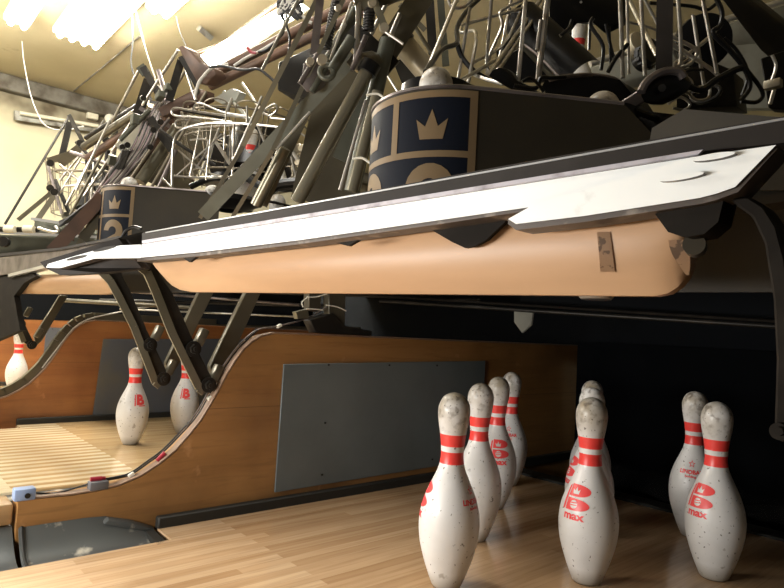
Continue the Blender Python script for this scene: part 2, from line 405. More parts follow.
def logo_meshes():
    bm = new(); H = .0255; W = .0345
    x0 = -.013
    # upper half-oval with a crown cut out, lower one with a banded ball cut out
    def holed(bm, outer, holes):
        loops = [[Vector((x, y, 0)) for x, y in outer]] + [[Vector((x, y, 0)) for x, y in h] for h in holes]
        flat = [v for l in loops for v in l]; vs = [bm.verts.new(v) for v in flat]
        for t in tessellate_polygon(loops):
            try: bm.faces.new([vs[i] for i in t])
            except ValueError: pass
    holed(bm, halfD(x0, .001, W, .0165), [crown(x0+.011, .0045, .013, .0098)])
    circ = [(x0+.011+.0055*math.cos(a*.5236), -.0095+.0058*math.sin(a*.5236)) for a in range(12)]
    holed(bm, halfD(x0, -.018, W*.93, .0165), [circ])
    poly_bm(bm, [[(x0+.0065, -.0117), (x0+.0155, -.0108), (x0+.016, -.0095), (x0+.006, -.0104)], [(x0+.0062, -.0085), (x0+.0158, -.0076), (x0+.0152, -.0062), (x0+.0068, -.0071)]])
    poly_bm(bm, [[(x0-.0052, -.018), (x0-.0016, -.018), (x0-.0016, .0165), (x0-.0052, .0135)]])
    text_bm(bm, 'max', .0155, x0-.001, -.0300, .0006)
    pin_wrap(bm, .178, .0005)
    A = mesh_of(bm, 'logo', M['logo'])
    bm = new()
    star = []
    for i in range(10):
        a = math.pi/2+i*math.pi/5; rr = .007 if i % 2 == 0 else .003
        star.append((rr*math.cos(a), .011+rr*math.sin(a)))
    loops = [[Vector((x, y, 0)) for x, y in star], [Vector((x*.62, .011+(y-.011)*.62, 0)) for x, y in star]]
    vs = [bm.verts.new(v) for l in loops for v in l]
    for t in tessellate_polygon(loops): bm.faces.new([vs[i] for i in t])
    text_bm(bm, 'LINDBAR', .0095, -.020, -.006, .0004); text_bm(bm, 'bowling', .0055, -.010, -.0125, .0002)
    pin_wrap(bm, .178, .0005)
    B = mesh_of(bm, 'maker_mark', M['logo'])
    bm = new()
    text_bm(bm, 'B', .036, -.012, -.012, .002); poly_bm(bm, [[(-.0165, -.016), (-.0135, -.016), (-.0135, .014), (-.0165, .014)], [(-.006, -.0175), (.010, -.0175), (.010, -.0148), (-.006, -.0148)]])
    pin_wrap(bm, .178, .0005)
    Cc = mesh_of(bm, 'letter_mark', M['logo'])
    return A, B, Cc
BODY, RING = pin_body_mesh(), ring_mesh()
LOGO, STAR, LET = logo_meshes()
def child(name, me, parent, rz=0):
    o = bpy.data.objects.new(name, me); C.objects.link(o); o.parent = parent; o.rotation_euler = (0, 0, rz); return o
proto_pin = empty('bowling_pin', (0, 0, 0), 'x', 'bowling pin'); child('pin_body', BODY, proto_pin); child('base_ring', RING, proto_pin)
first_pin = True
def face_angle(loc, off=0):         # rotation that turns -y of the pin toward the viewer, plus offset in degrees
    d = CP-Vector(loc); return math.atan2(d.y, d.x)+math.pi/2+math.radians(off)
def pin(loc, label, group, marks=(), rot=(0, 0, 0)):
    global first_pin
    if first_pin: r = proto_pin; first_pin = False
    else:
        r = proto_pin.copy(); C.objects.link(r)
        for ch in base_children:
            c = ch.copy(); C.objects.link(c); c.parent = r
    r.location = loc; r.rotation_euler = rot
    tag(r, label, 'bowling pin', group)
    for me, deg in marks: 
        c = child(me.name.split('.')[0], me, r, face_angle(loc, deg))
    return r
base_children = list(proto_pin.children)
s = .3048; h = s*math.sqrt(3)/2; LP = -1.65
NP = 'pins standing on the near lane'
zp = .0006
pin((0, 0, zp), 'front-left scuffed bowling pin, the largest, speckled head, nearest the grey gutter', NP, [(STAR, 62), (LOGO, -88)])
pin((-s/2, h, zp), 'bowling pin directly behind the front-left one, plain white body, second in the left row', NP, [(STAR, -75)])
pin((s/2, h, zp), 'front-middle bowling pin with red crown logo and two pins hidden behind it', NP, [(LOGO, -30)])
pin((-s, 2*h, zp), 'third bowling pin of the left row with logo and dark grimy head', NP, [(LOGO, 10)])
pin((0, 2*h, zp), 'bowling pin half hidden right behind the front-middle logo pin', NP, [(LOGO, -70)])
pin((s, 2*h, zp), 'front-right bowling pin with red crown logo, beside the machine arm', NP, [(LOGO, -36)])
pin((-1.5*s, 3*h, zp), 'farthest bowling pin of the left row, nearest the wooden side wall', NP, [(STAR, -5)])
pin((-s/2, 3*h, zp), 'rearmost bowling pin of the middle row, only its dark head top showing', NP)
pin((s/2, 3*h, zp), 'bowling pin with small red star mark behind the front-right logo pin', NP, [(STAR, -6)])
LPn = 'pins standing on the pale lane beyond the divider'
pin((-1.653, -.06, zp), 'bowling pin standing in the open on the pale left lane', LPn, [(LET, 32)])
_p = Z(182.5, 432.5, 0); pin((_p.x, _p.y, zp), 'bowling pin on the pale left lane partly behind the machine arm links', LPn, [(LET, 6)])
pin((-3.52, -.13, zp), 'distant bowling pin at the far left edge beyond the second divider', 'pins on the far lane')

# ------------------------------------------------------------------ floor, lanes, gutters, dividers
KX = -.64; KT = .055
bm = new(); box(bm, (-1.0, 1.0, -.14), (11, 9, .04)); tag(build('floor', bm, M['pit']), kind='structure')
lanes_info = [(0, 'lane', 'near bowling lane of varnished brown boards under the nine pins'),
              (LP, 'lane2', 'pale shiny bowling lane beyond the wooden divider with two pins'),
              (2*LP, 'lane2', 'farthest bowling lane glimpsed at the left edge')]
for cx, mn, lab in lanes_info:
    bm = new()
    ext = .095 if cx == 0 else .1
    box(bm, (cx, -1.6, -.05), (1.066, 2.48, .1)); 
    box(bm, (cx, .30, -.05), (1.066 + .0, 1.32, .1))
    box(bm, (cx-.585, .31, -.05), (.1, 1.30, .1)); 
    box(bm, (cx+.60, .31, -.05), (.13, 1.30, .1)); 
    e = empty('bowling_lane', (cx, -.35, 0), lab, 'bowling lane', 'bowling lanes')
    build('lane_surface', bm, M[mn], e)
    bm = new(); box(bm, (cx+.05, .998, -.02), (1.30, .07, .055)); build('tail_plank', bm, M['trim'], e)
# gutters
def flat_gutter(x0, x1, ya, yb, label, z=-.006, ramp=False):
    """x0 = wall side, x1 = lane side"""
    g = empty('gutter', ((x0+x1)/2, (ya+yb)/2, z), label, 'gutter', 'lane gutters')
    bm = new(); n = 14; sec = [(ya, .046), (yb, .046)] if not ramp else [(ya, .046), (-.50, .046), (-.456, .043), (-.40, .022), (yb, -.004)]
    prev = None
    for y, zt in sec:
        prof = [(x0+(x1-x0)*i/n, z+(zt-z)*(1-i/n)**2.2 - .010*math.sin(math.pi*i/n)) for i in range(n+1)]
        r = [bm.verts.new((x, y, zz)) for x, zz in prof] + [bm.verts.new((x, y, zz-.006)) for x, zz in prof[::-1]]
        k = len(r)
        if prev:
            for i in range(k): bm.faces.new((prev[i], prev[(i+1) % k], r[(i+1) % k], r[i]))
        else: bm.faces.new(r)
        prev = r
        if y == ya: p0 = prof
    bm.faces.new(prev[::-1]); build('trough', bm, M['gutter'], g)
    bm = new(); tube(bm, [(x, ya+.006, zz+.001) for x, zz in p0], .0035, 6); build('joint_rim', bm, M['trim'], g)
    return g
g = flat_gutter(KX+.002, -.535, -.628, -.345, 'scuffed grey gutter section with white scrapes beside the near lane', ramp=True)
bm = new(); prism(bm, [X(102, 520, KX+.004), X(107, 516, KX+.004), X(130, 519, KX+.004), X(153, 526, KX+.004), X(153, 531, KX+.004)], (.014, .0, -.006)); bevel(bm, .002, 2); build('end_lip', bm, M['gutter'], g)
bm = new(); prism(bm, [Z(150, 526, 0), Z(166, 541, 0), Z(158, 545, 0), Z(145, 530, 0)], (0, 0, -.02)); build('end_ramp', bm, M['trim'], g)
flat_gutter(KX-.02, -.535, -2.6, -.636, 'plain grey gutter section at the left bottom corner', -.008)
flat_gutter(KX-KT-.16, LP+.535, -2.6, -.345, 'gutter running along the pale lane just behind the near divider')

PROF = [(-.632, .10), (-.60, .1), (-.53, .098), (-.48, .1), (-.43, .106), (-.38, .122), (-.338, .146), (-.30, .175), (-.268, .21), (-.24, .245), (-.22, .278), (-.197, .32), (-.177, .361), (-.155, .398), (-.133, .428), (-.11, .449), (-.084, .464), (-.044, .474), (1.6, .479)]
def divider(dx, label, wood, panel, ppoly, lane_side_wall=True):
    e = empty('lane_divider', (dx+KX-KT/2, .3, 0), label, 'lane divider', 'wooden lane dividers')
    x = dx+KX
    bm = new(); P = [(x, y, z) for y, z in PROF] + [(x, 1.6, -.12), (x, -.632, -.12)]
    prism(bm, P, (-KT, 0, 0)); build('side_board', bm, wood, e)
    # edge cap: a strip following the top edge
    bm = new(); seg = PROF
    for (ya, za), (yb, zb) in zip(seg, seg[1:]):
        a = Vector((x-.012, ya, za)); b_ = Vector((x-.012, yb, zb)); d = (b_-a).normalized(); nrm = Vector((0, -d.z, d.y))
        a += nrm*.002; b_ += nrm*.002
        vs = [a+Vector((.0125, 0, 0)), b_+Vector((.0125, 0, 0)), b_+Vector((-.012, 0, 0)), a+Vector((-.012, 0, 0))]
        prism(bm, vs, nrm*.003)
    build('edge_cap', bm, M['cap'], e)
    if dx != 0:      # dark rail lying on the curved edge
        bm = new()
        for (ya, za), (yb, zb) in zip(seg, seg[1:]):
            a = Vector((x-.03, ya, za)); b_ = Vector((x-.03, yb, zb)); d = (b_-a).normalized(); nrm = Vector((0, -d.z, d.y)); a += nrm*.005; b_ += nrm*.005
            prism(bm, [a+Vector((.012, 0, 0)), b_+Vector((.012, 0, 0)), b_+Vector((-.02, 0, 0)), a+Vector((-.02, 0, 0))], nrm*.034)
        build('edge_rail', bm, M['olive'], e)
    bm = new(); prism(bm, ppoly, (.006, 0, 0)); bevel(bm, .0012, 1); p = build('protector_panel', bm, panel, e)
    for (yy, zz) in [(.14, .39), (.14, .22), (.14, .07), (.6, .39), (.6, .07), (.38, .39)]:
        bm = new(); disc(bm, (x+.0075, yy, zz), (1, 0, 0), .003, .003, 10); build('screw', bm, M['dark'], p)
    bm = new(); box(bm, (x+.012, .62, .009), (.022, 1.92, .034)); bevel(bm, .003, 1); build('base_molding', bm, M['trim'], e)
    return e
pp = [X(283, 364, KX+.0005), X(274, 492, KX+.0005)]
pp += [Vector((KX+.0005, .86, .046)), Vector((KX+.0005, .86, .408))]
divider(0, 'wooden lane divider with curved front and large grey panel, left of the near pins', M['kick'], M['panel'], pp)
q = [X(103, 339, LP+KX+.0005), X(92, 418, LP+KX+.0005)]; q += [Vector((LP+KX+.0005, .95, .03)), Vector((LP+KX+.0005, .95, .42))]
divider(LP, 'reddish wooden lane divider behind the two pins of the pale lane', M['kick2'], M['panel2'], q)
q = [Vector((2*LP+KX+.0005, y, z)) for y, z in ((.1, .4), (.1, .03), (.9, .03), (.9, .4))]
divider(2*LP, 'distant wooden lane divider at the left edge of the view', M['kick2'], M['panel2'], q)
# gutter division cap left of the near divider's front end
for dx, lab in ((0, 'pale wooden gutter cap at the left edge in front of the near divider'),):
    e = empty('division_cap', (dx+KX-.03, -1.4, 0), lab, 'gutter cap')
    bm = new(); box(bm, (dx+KX-.05, -1.638, .072), (.08, 2.0, .045)); bevel(bm, .006, 2); build('cap_board', bm, M['divwood'], e)
    bm = new(); box(bm, (dx+KX-.055, -1.638, -.02), (.065, 2.0, .13)); build('side_strip', bm, M['gutter'], e)

# pit: back curtain, side darkness
for k, cx in enumerate((0, LP, 2*LP)):
    labs = ['black pit curtain behind the near pins', 'dark pit curtain behind the pale lane', 'dark pit curtain behind the far lane']
    bm = new(); n = 24
    vs = []
    for z in (-.12, .2, .50 if k == 0 else .44):
        vs.append([bm.verts.new((cx+KX+.03+i*(1.36+(.25 if k == 0 else -.2))/n, 1.45+.012*math.sin(i*1.7), z)) for i in range(n+1)])
    for a, b_ in zip(vs, vs[1:]):
        for i in range(n): bm.faces.new((a[i], a[i+1], b_[i+1], b_[i]))
    bmesh.ops.solidify(bm, geom=bm.faces[:], thickness=.01)
    tag(build('pit_curtain', bm, M['pit'], origin=(cx, 1.45, 0)), labs[k], 'curtain', 'pit curtains')
bm = new(); rnd = random.Random(3)
ff = [Z(560+i*(784-560)/14, 487+i*(68/14), 0) for i in range(15)]
rows = []
for j in range(6):
    rows.append([bm.verts.new(Vector((p.x, 1.03+j*.04, .012+.03*j/5+rnd.random()*.022))) for p in ff])
for a, b_ in zip(rows, rows[1:]):
    for i in range(14): bm.faces.new((a[i], a[i+1], b_[i+1], b_[i]))
bmesh.ops.solidify(bm, geom=bm.faces[:], thickness=.0008)
tag(build('plastic_sheet', bm, M['film'], smooth=20), 'crumpled clear plastic sheet on the deck edge behind the right pins', 'plastic sheet')

# ------------------------------------------------------------------ the sweep rake of each machine
def rake_board_bm(off, flip=False):
    bm = new()
    us = [160, 161, 163, 167, 172, 180, 192] + [210+i*22 for i in range(20)] + [640, 655, 668, 678, 685, 690, 692]
    def bot(u):
        if u < 192: t = (192-u)/32; return 292-(1-math.sqrt(max(0, 1-t*t)))*30+(0)
        if u > 655: t = (u-655)/37; return 296-(1-math.sqrt(max(0, 1-t*t)))*42
        return 292+(u-192)/463*4
    def top(u):
        t = (u-160)/532; return 258-(t)*78
    F_, B_ = [], []
    for u in us:
        cf, cb = [], []
        for j in range(13):
            t = j/12; v = top(u)+(bot(u)-top(u))*t
            p = RP(u, v, .065)
            bulge = -.02*math.sin(math.pi*min(1, .15+t*.85))
            cf.append(bm.verts.new(Vector(p)+Vector((off, bulge, 0)))); cb.append(bm.verts.new(Vector(p)+Vector((off, bulge+.012, 0))))
        F_.append(cf); B_.append(cb)
    for i in range(len(us)-1):
        for j in range(12):
            bm.faces.new((F_[i][j], F_[i+1][j], F_[i+1][j+1], F_[i][j+1])); bm.faces.new((B_[i][j], B_[i][j+1], B_[i+1][j+1], B_[i+1][j]))
        bm.faces.new((F_[i][0], B_[i][0], B_[i+1][0], F_[i+1][0])); bm.faces.new((F_[i][12], F_[i+1][12], B_[i+1][12], B_[i][12]))
    for i in (0, -1):
        for j in range(12): bm.faces.new((F_[i][j], F_[i][j+1], B_[i][j+1], B_[i][j]))
    return bm
LA, LB = (-.484, -.4774), (-.72, -.70)         # the left wing swings forward
def W(u, v, off=0, back=0.):
    p = RP(u, v, back) if u >= 141 else VP(u, v, (LA[0], LA[1]+back), (LB[0], LB[1]+back))
    return Vector(p)+Vector((off, 0, 0))
def W2(u, v, off=0, back=0.): return Vector(RP(u, v, back))+Vector((off, 0, 0))
def sweep(off, label):
    e = empty('sweep_rake', (off+.12, -.42, .6), label, 'sweep bar', 'sweep bars')
    o3 = Vector((off, 0, 0))
    build('rake_board', rake_board_bm(off), M['tan'], e)
    bm = new(); prism(bm, [W(u, v, off, .012) for u, v in [(142, 233), (300, 204), (500, 166.5), (700, 131), (784, 116.5), (800, 113.5), (800, 141), (703, 151), (142, 243)]], (0, .05, 0)); build('channel', bm, M['channel'], e)
    bm = new()
    a = W(142, 232, off, .004); b_ = W(800, 113, off, .004); bar(bm, a+Vector((0, .014, 0)), b_+Vector((0, .014, 0)), .014, .002, Vector((0, 0, 1))); build('top_flange', bm, M['lip'], e)
    bm = new(); prism(bm, [W(u, v, off, -.004) for u, v in [(142, 240.5), (420, 195.5), (703, 149.5), (698, 154.5), (420, 199.3), (142, 243.5)]], (0, .004, 0)); build('trim_strip', bm, M['lilac'], e)
    bm = new()
    P = [(137, 245.3), (420, 200.5), (697, 156.5), (697, 181), (531, 207), (440, 220), (300, 240), (200, 252), (137, 257.8)]
    prism(bm, [W2(u, v, off, .0015) for u, v in P], (0, .030, 0), (0, 1)); build('front_plate', bm, [M['white'], M['plate_side']], e)
    bm = new()
    P2_ = [(137, 257.4), (200, 251.5), (300, 239.5), (440, 219.5), (531, 206.5), (533, 210), (440, 224), (300, 244), (200, 256), (137, 261.4)]
    bm = new(); prism(bm, [W2(u, v, off, .004) for u, v in P2_], (0, .03, 0)); build('lower_edge', bm, M['plate_side'], e)
    bm = new()
    P = [(690, 157.5), (776, 145), (735, 187), (715, 194), (699, 198), (584, 216), (516, 224), (508, 219), (531, 206)]
    prism(bm, [W(u, v, off, -.007) for u, v in P], (0, .034, 0), (0, 1)); w = build('end_wing', bm, [M['white'], M['plate_side']], e)
    bm = new(); P = [(508, 218.5), (516, 223.5), (584, 215.5), (699, 197.5), (715, 193.5), (735, 186.5), (776, 144.5), (777, 149), (738, 192), (716, 200), (700, 204), (584, 222), (516, 230), (508, 224)]
    prism(bm, [W(a_, b2, off, -.004) for a_, b2 in P], (0, .03, 0)); build('wing_edge', bm, M['plate_side'], w)
    for (u, v, r_) in ((716, 158, 22), (684, 178, 23)):
        bm = new(); P = [(u+r_*math.cos(t*.3927)+0, v+r_*math.cos(t*.3927)*(-.16)+3.1*math.sin(t*.3927)) for t in range(16)]
        prism(bm, [W(a_, b2, off, -.0075) for a_, b2 in P], (0, -.006, 0), (0, 1)); bo = build('bolt_head', bm, [M['white'], M['plate_side']], w)  # dark sides paint the shade under the bolt heads
    bm = new()
    P = [(142, 244.5), (120, 245.5), (100, 249), (75, 256), (48, 264), (46, 267.5), (60, 268), (95, 258.5), (142, 258)]
    prism(bm, [W(u if u != 142 else 140.9, v, off, 0) for u, v in P], (-.01, .02, 0), (0, 1)); w = build('end_wing', bm, [M['white'], M['plate_side']], e)
    for (u, v, r_) in ((105, 249, 11), (77, 258, 10)):
        bm = new(); P = [(u+r_*math.cos(t*.3927), v+r_*math.cos(t*.3927)*(-.24)+1.5*math.sin(t*.3927)) for t in range(16)]
        prism(bm, [W(a_, b2, off, -.0005) for a_, b2 in P], (.002, -.003, 0), (0, 1)); build('bolt_head', bm, [M['dark'], M['dark']], w)
    bm = new(); prism(bm, [W(u, v, off, .03) for u, v in [(141.5, 232), (118, 238), (40, 262), (45, 268), (60, 275), (100, 273), (141.5, 268)]], (0, .02, 0)); build('wing_bracket', bm, M['channel'], e)
    # hanger brackets behind the board
    bm = new(); prism(bm, [W(u, v, off, .032) for u, v in [(420, 215), (512, 204), (505, 222), (486, 240), (475, 246), (465, 248), (452, 242), (428, 228)]], (0, .006, 0)); build('hanger', bm, M['arm'], e); bm = new()
    prism(bm, [W(u, v, off, -.003) for u, v in [(336, 243), (358, 240), (348, 246)]], (0, .006, 0)); build('hanger', bm, M['arm'], e); bm = new(); prism(bm, [W(u, v, off, -.003) for u, v in [(183, 258), (196, 257), (189, 262)]], (0, .006, 0))
    build('hanger', bm, M['arm'], e)
    bm = new(); prism(bm, [W(u, v, off, .005) for u, v in [(655, 214), (724, 198), (718, 222), (704, 234), (686, 237), (668, 232)]], (0, .03, 0)); build('pivot_bracket', bm, M['arm'], e)
    bm = new(); c = W(695, 246, off, .03); disc(bm, c, (0.3, -1, 0), .0095, .02, 20); build('pivot_bolt', bm, M['shroud'], e)
    return e
rk = sweep(0, 'long near sweep bar with overexposed white face and amber board hanging below')
def board_pt(u, v, out=.001):
    top = 258-(u-160)/532*78; t = (v-top)/(296-top)
    return RP(u, v, .065-.02*math.sin(math.pi*min(1, .15+t*.85))-out)
def patch(name, rows_, m):
    bm = new(); rr = [[bm.verts.new(board_pt(u, v)) for u in (ua+(ub-ua)*k/4 for k in range(5))] for v, ua, ub in rows_]
    for a, b_ in zip(rr, rr[1:]):
        for k in range(4): bm.faces.new((a[k], a[k+1], b_[k+1], b_[k]))
    bmesh.ops.solidify(bm, geom=bm.faces[:], thickness=.0004); return build(name, bm, m, rk)
patch('tape_patch', [(232+i*4, 597+i*.35, 610+i*.5) for i in range(11)], M['tape'])
patch('end_tape', [(240, 668, 689), (247, 669.5, 690), (254, 672, 690), (261, 676, 690), (268, 681, 690), (275, 686, 689)], M['tape'])
# right arm of the near sweep
bm = new(); P = [(728, 198), (748, 196), (764, 206), (777, 226), (786, 260), (792, 330), (796, 440), (778, 442), (774, 425), (776, 360), (773, 300), (764, 243), (752, 217), (737, 206)]
prism(bm, [W(u, v, 0, .01) for u, v in P], (0, .03, 0)); bevel(bm, .002, 1); a_ = build('sweep_arm', bm, M['arm'], rk)
bm = new(); disc(bm, W(781, 431, 0, .0), (0, 1, 0), .0065, .012, 18); disc(bm, W(781, 431, 0, -.008), (0, 1, 0), .0035, .012, 6); build('foot_bolt', bm, M['arm'], a_)

# V linkages, left arm of each machine and the one right of it
def vlink(name_e, xa, front, back, bolts, label, parent=None, m1='olive', xb=None):
    e = empty('sweep_arm', X(*bolts[-1], xa), label, 'sweep arm', 'jointed sweep arms') if parent is None else parent
    bm = new(); prism(bm, [X(u, v, xa) for u, v in front], (-.022, 0, 0)); bevel(bm, .0015, 1); build('front_link', bm, M['dark'], e)
    bm = new()
    # raised khaki flange along the front edge
    k = len(front)//2
    pts = [X(u, v, xa+.004) for u, v in front[:k]]
    for a, b_ in zip(pts, pts[1:]): bar(bm, a, b_, .006, .02, Vector((0, -1, 0)))
    build('link_flange', bm, M['olive2'], e)
    bm = new(); prism(bm, [X(u, v, xa-.028) for u, v in back], (-.02, 0, 0)); bevel(bm, .0015, 1); build('rear_link', bm, M[m1], e)
    for (u, v) in bolts:
        bm = new(); c = X(u, v, xa+.008); disc(bm, c-Vector((.006, 0, 0)), (1, 0, 0), .020, .012, 22); disc(bm, c, (1, 0, 0), .0125, .02, 6); disc(bm, c+Vector((.008, 0, 0)), (1, 0, 0), .006, .012, 12)
        build('pivot_bolt', bm, M['dark'], e)
        bm = new(); d = Vector((0, 0, 0)); cc = X(u+7, v-12, xa-.006); box(bm, cc, (.026, .022, .045), Matrix.Rotation(math.radians(-22), 3, 'X')); bevel(bm, .004, 2); build('pivot_clip', bm, M['olive'], e)
    return e
vlink('a', -.66, [(135, 263), (147, 272), (155, 290), (172, 333), (199, 388), (204, 392), (210, 391), (215, 384), (193.5, 341), (172, 292), (160, 275), (160, 262)],
      [(210, 366), (247, 290), (262, 290), (224, 376), (214, 386)], [(194, 349), (209, 385)], '', rk)

# ------------------------------------------------------------------ decorated deck shroud
def shroud_path(sv, cx=.0541, cy_=-.106, r=.1504, ang=34.5):
    lim = r*math.radians(90-ang); a = min(max(sv, -lim), lim)/r
    x = cx+r*math.sin(a); y = cy_-r*math.cos(a); e_ = sv-min(max(sv, -lim), lim); g_ = math.radians(90-ang)
    return Vector((x+e_*math.cos(g_), y+abs(e_)*math.sin(g_), 0))
def shroud_n(sv, r=.1504, ang=34.5):
    lim = r*math.radians(90-ang); a = min(max(sv, -lim), lim)/r; return Vector((math.sin(a), -math.cos(a), 0))
def shroud_wrap(bm, out, off, L=.012):
    refine(bm, L)
    for v in bm.verts: v.co = shroud_path(v.co.x)+shroud_n(v.co.x)*out+Vector((off[0], off[1], v.co.y+off[2]))
def digit_two(cx, cy_, w, hh):
    """strokes of a rounded 2 as polygons; cy_ = top"""
    th = w*.30; P = []; r = w/2
    cxx, cyy = cx, cy_-r
    for i in range(15):
        a = math.radians(175-i*(215/14)); P.append((cxx+r*math.cos(a), cyy+r*math.sin(a)))
    end = [(cx-w*.5+th*1.2, cy_-hh+th), (cx+w*.5, cy_-hh+th), (cx+w*.5, cy_-hh), (cx-w*.5, cy_-hh), (cx-w*.5, cy_-hh+th)]
    inner = []
    for i in range(15):
        a = math.radians(175-i*(215/14)); inner.append((cxx+(r-th)*math.cos(a), cyy+(r-th)*math.sin(a)))
    return [P+end+inner[::-1]]
def digit_three(cx, cy_, w, hh):
    th = w*.30; out = []
    r = w/2
    for c0, a0, a1 in ((cy_-r, 170, -80), (cy_-hh+r, 80, -170)):
        P = [(cx+r*math.cos(math.radians(a0+(a1-a0)*i/14)), c0+r*math.sin(math.radians(a0+(a1-a0)*i/14))) for i in range(15)]
        Q = [(cx+(r-th)*math.cos(math.radians(a0+(a1-a0)*i/14)), c0+(r-th)*math.sin(math.radians(a0+(a1-a0)*i/14))) for i in range(15)]
        out.append(P+Q[::-1])
    return out
def shroud(off, label, digit, zt=.907, right_end=.462):
    e = empty('number_shroud', Vector((.05, -.1, .78))+Vector(off), label, 'machine cover', 'numbered machine covers')
    bm = new(); hgt = .24
    S = [-.55+i*(.55+right_end)/60 for i in range(61)]
    col = []
    for sv in S:
        cut = 0 if sv < right_end-.05 else (sv-(right_end-.05))/.05*.045
        p = shroud_path(sv); n = shroud_n(sv)
        cc = [p+Vector((0, 0, zt-cut)), p+Vector((0, 0, zt-hgt)), p-n*.004+Vector((0, 0, zt-hgt)), p-n*.004+Vector((0, 0, zt-cut))]
        col.append([bm.verts.new(c+Vector(off)) for c in cc])
    for a, b_ in zip(col, col[1:]):
        for k in range(4): bm.faces.new((a[k], a[(k+1) % 4], b_[(k+1) % 4], b_[k]))
    bm.faces.new(col[0]); bm.faces.new(col[-1][::-1]); build('cover_sheet', bm, M['shroud'], e)
    bm = new(); tube(bm, [shroud_path(sv)+Vector(off)+Vector((0, 0, zt)) for sv in S[:-3]], .0035, 6); build('rolled_edge', bm, M['violet'], e)
    # decal: s from -.115 to .157, navy ground, gold frame
    s0, s1 = -.17, .157; zb = -.225; mid = .012+.0
    bm = new(); poly_bm(bm, [[(s0, zt-.006), (s1, zt-.006), (s1, zt+zb), (s0, zt+zb)]]); shroud_wrap(bm, .0006, off); d = build('decal', bm, M['navy'], e)
    gp = []
    def rect(a, b_, c, dd): gp.append([(a, zt+c), (b_, zt+c), (b_, zt+dd), (a, zt+dd)])
    rect(s0, s1, -.006, -.018); rect(s1-.013, s1, -.018, zb); rect(mid-.0065, mid+.0065, -.018, -.108 if not digit == 2 else zb); rect(s0, s1, -.108, -.119); rect(s0, s0+.012, -.018, zb)
    rect(mid-.0065, mid+.0065, -.118, -.118)
    gp.pop()
    bm = new(); poly_bm(bm, gp); shroud_wrap(bm, .0012, off); build('decal_frame', bm, M['gold'], d)
    for cxx in (mid+.070, mid-.070):
        bm = new(); poly_bm(bm, [crown(cxx, zt-.089, .054, .051)]); shroud_wrap(bm, .0012, off, .008); build('crown_emblem', bm, M['gold'], d)
        bm = new(); poly_bm(bm, (digit_two if digit == 2 else digit_three)(cxx, zt-.129, .085, .105)); shroud_wrap(bm, .0012, off, .01); build('numeral', bm, M['gold'], d)
    return e
shroud((0, 0, 0), 'dark curved machine cover with gold crown decal above the near sweep bar', 3)
sh2 = Vector((LP, .0, .0))
# ------------------------------------------------------------------ second machine's shroud, placed where its own decal sits
bm = new(); prism(bm, [D(u, v, 2.15) for u, v in [(99, 242), (340, 225), (340, 292), (126, 292)]], (-.02, .03, 0)); tag(build('deck_skirt', bm, M['shroud']), 'dark olive skirt panel of the left machine seen between the sweep arms', 'metal panel')
shroud((LP+.005, .0, .0), 'olive machine cover with crown and numeral two, left of the near sweep bar', 2, zt=.983)

# pins held in the decks
HP = 'pins held in the near machine deck'
p_ = X(437, 68, .05); pin((p_.x, p_.y, p_.z-.381), 'white pin head poking up over the crown decal of the near cover', HP)
p_ = Z(603, 92, .955); pin((p_.x, p_.y, p_.z-.381), 'white pin head poking up over the right part of the near cover', HP)
H2 = 'pins held in the left machine deck'
for (u, v, dd, lab) in ((130, 177, 2.36, 'white pin head above the crown-and-two decal'), (213, 185, 2.4, 'white pin head just right of the left cover, under the wire basket'), (278, 194, 2.4, 'white pin head low between the two diagonal olive struts')):
    p_ = D(u, v, dd); pin((p_.x, p_.y, p_.z-.381), lab, H2)
p_ = D(579, 20, 2.35); pin((p_.x, p_.y, p_.z-.381), 'grey pin with red bands seen behind the black chute at the top', 'pins in the lifting gear')
p_ = D(252, 128, 2.75); pin((p_.x, p_.y, p_.z-.381), 'red-banded pin standing inside the left wire basket', 'pins in the lifting gear')

# deck plates behind the near shroud
e = empty('deck_plate', Y(700, 140, -.2), 'dark folded deck plate right of the near cover, above the sweep bar', 'metal plate')
bm = new(); prism(bm, [Y(u, v, -.05) for u, v in [(652, 128), (684, 109), (765, 116), (800, 118), (800, 190), (640, 190)]], (0, .006, 0)); build('front_sheet', bm, M['shroud'], e)
bm = new(); prism(bm, [Y(u, v, .16) for u, v in [(600, 106), (690, 116), (690, 200), (590, 200)]], (0, .05, 0)); build('gap_filler', bm, M['arm'], e)  # dark filler added behind the gap to hide the bright ceiling
e = empty('deck_shade_pan', (.1, .35, .70), 'dark olive underside pan seen below the right end of the sweep bar', 'metal pan')
bm = new(); prism(bm, [(-.62, .12, .70), (.25, .0, .70), (1.2, .0, .70), (1.2, 1.75, .70), (-.62, 1.75, .70)], (0, 0, .012)); build('pan_sheet', bm, M['shroud'], e)  # pan sheet enlarged to block ceiling light over the pit
bm = new(); prism(bm, [Y(u, v, .05) for u, v in [(560, 185), (800, 165), (800, 292), (560, 292)]], (0, .008, 0)); build('front_apron', bm, M['shroud'], e)

bm = new(); prism(bm, [(-2.3, .12, .72), (-.66, .12, .72), (-.66, 1.75, .72), (-2.3, 1.75, .72)], (0, 0, .012)); tag(build('deck_shade_pan', bm, M['shroud'], origin=(-1.5, .9, .72)), 'dark pan added above the two separate pins to block ceiling light', 'metal pan')  # added pan, keeps ceiling light off the left lane's pit
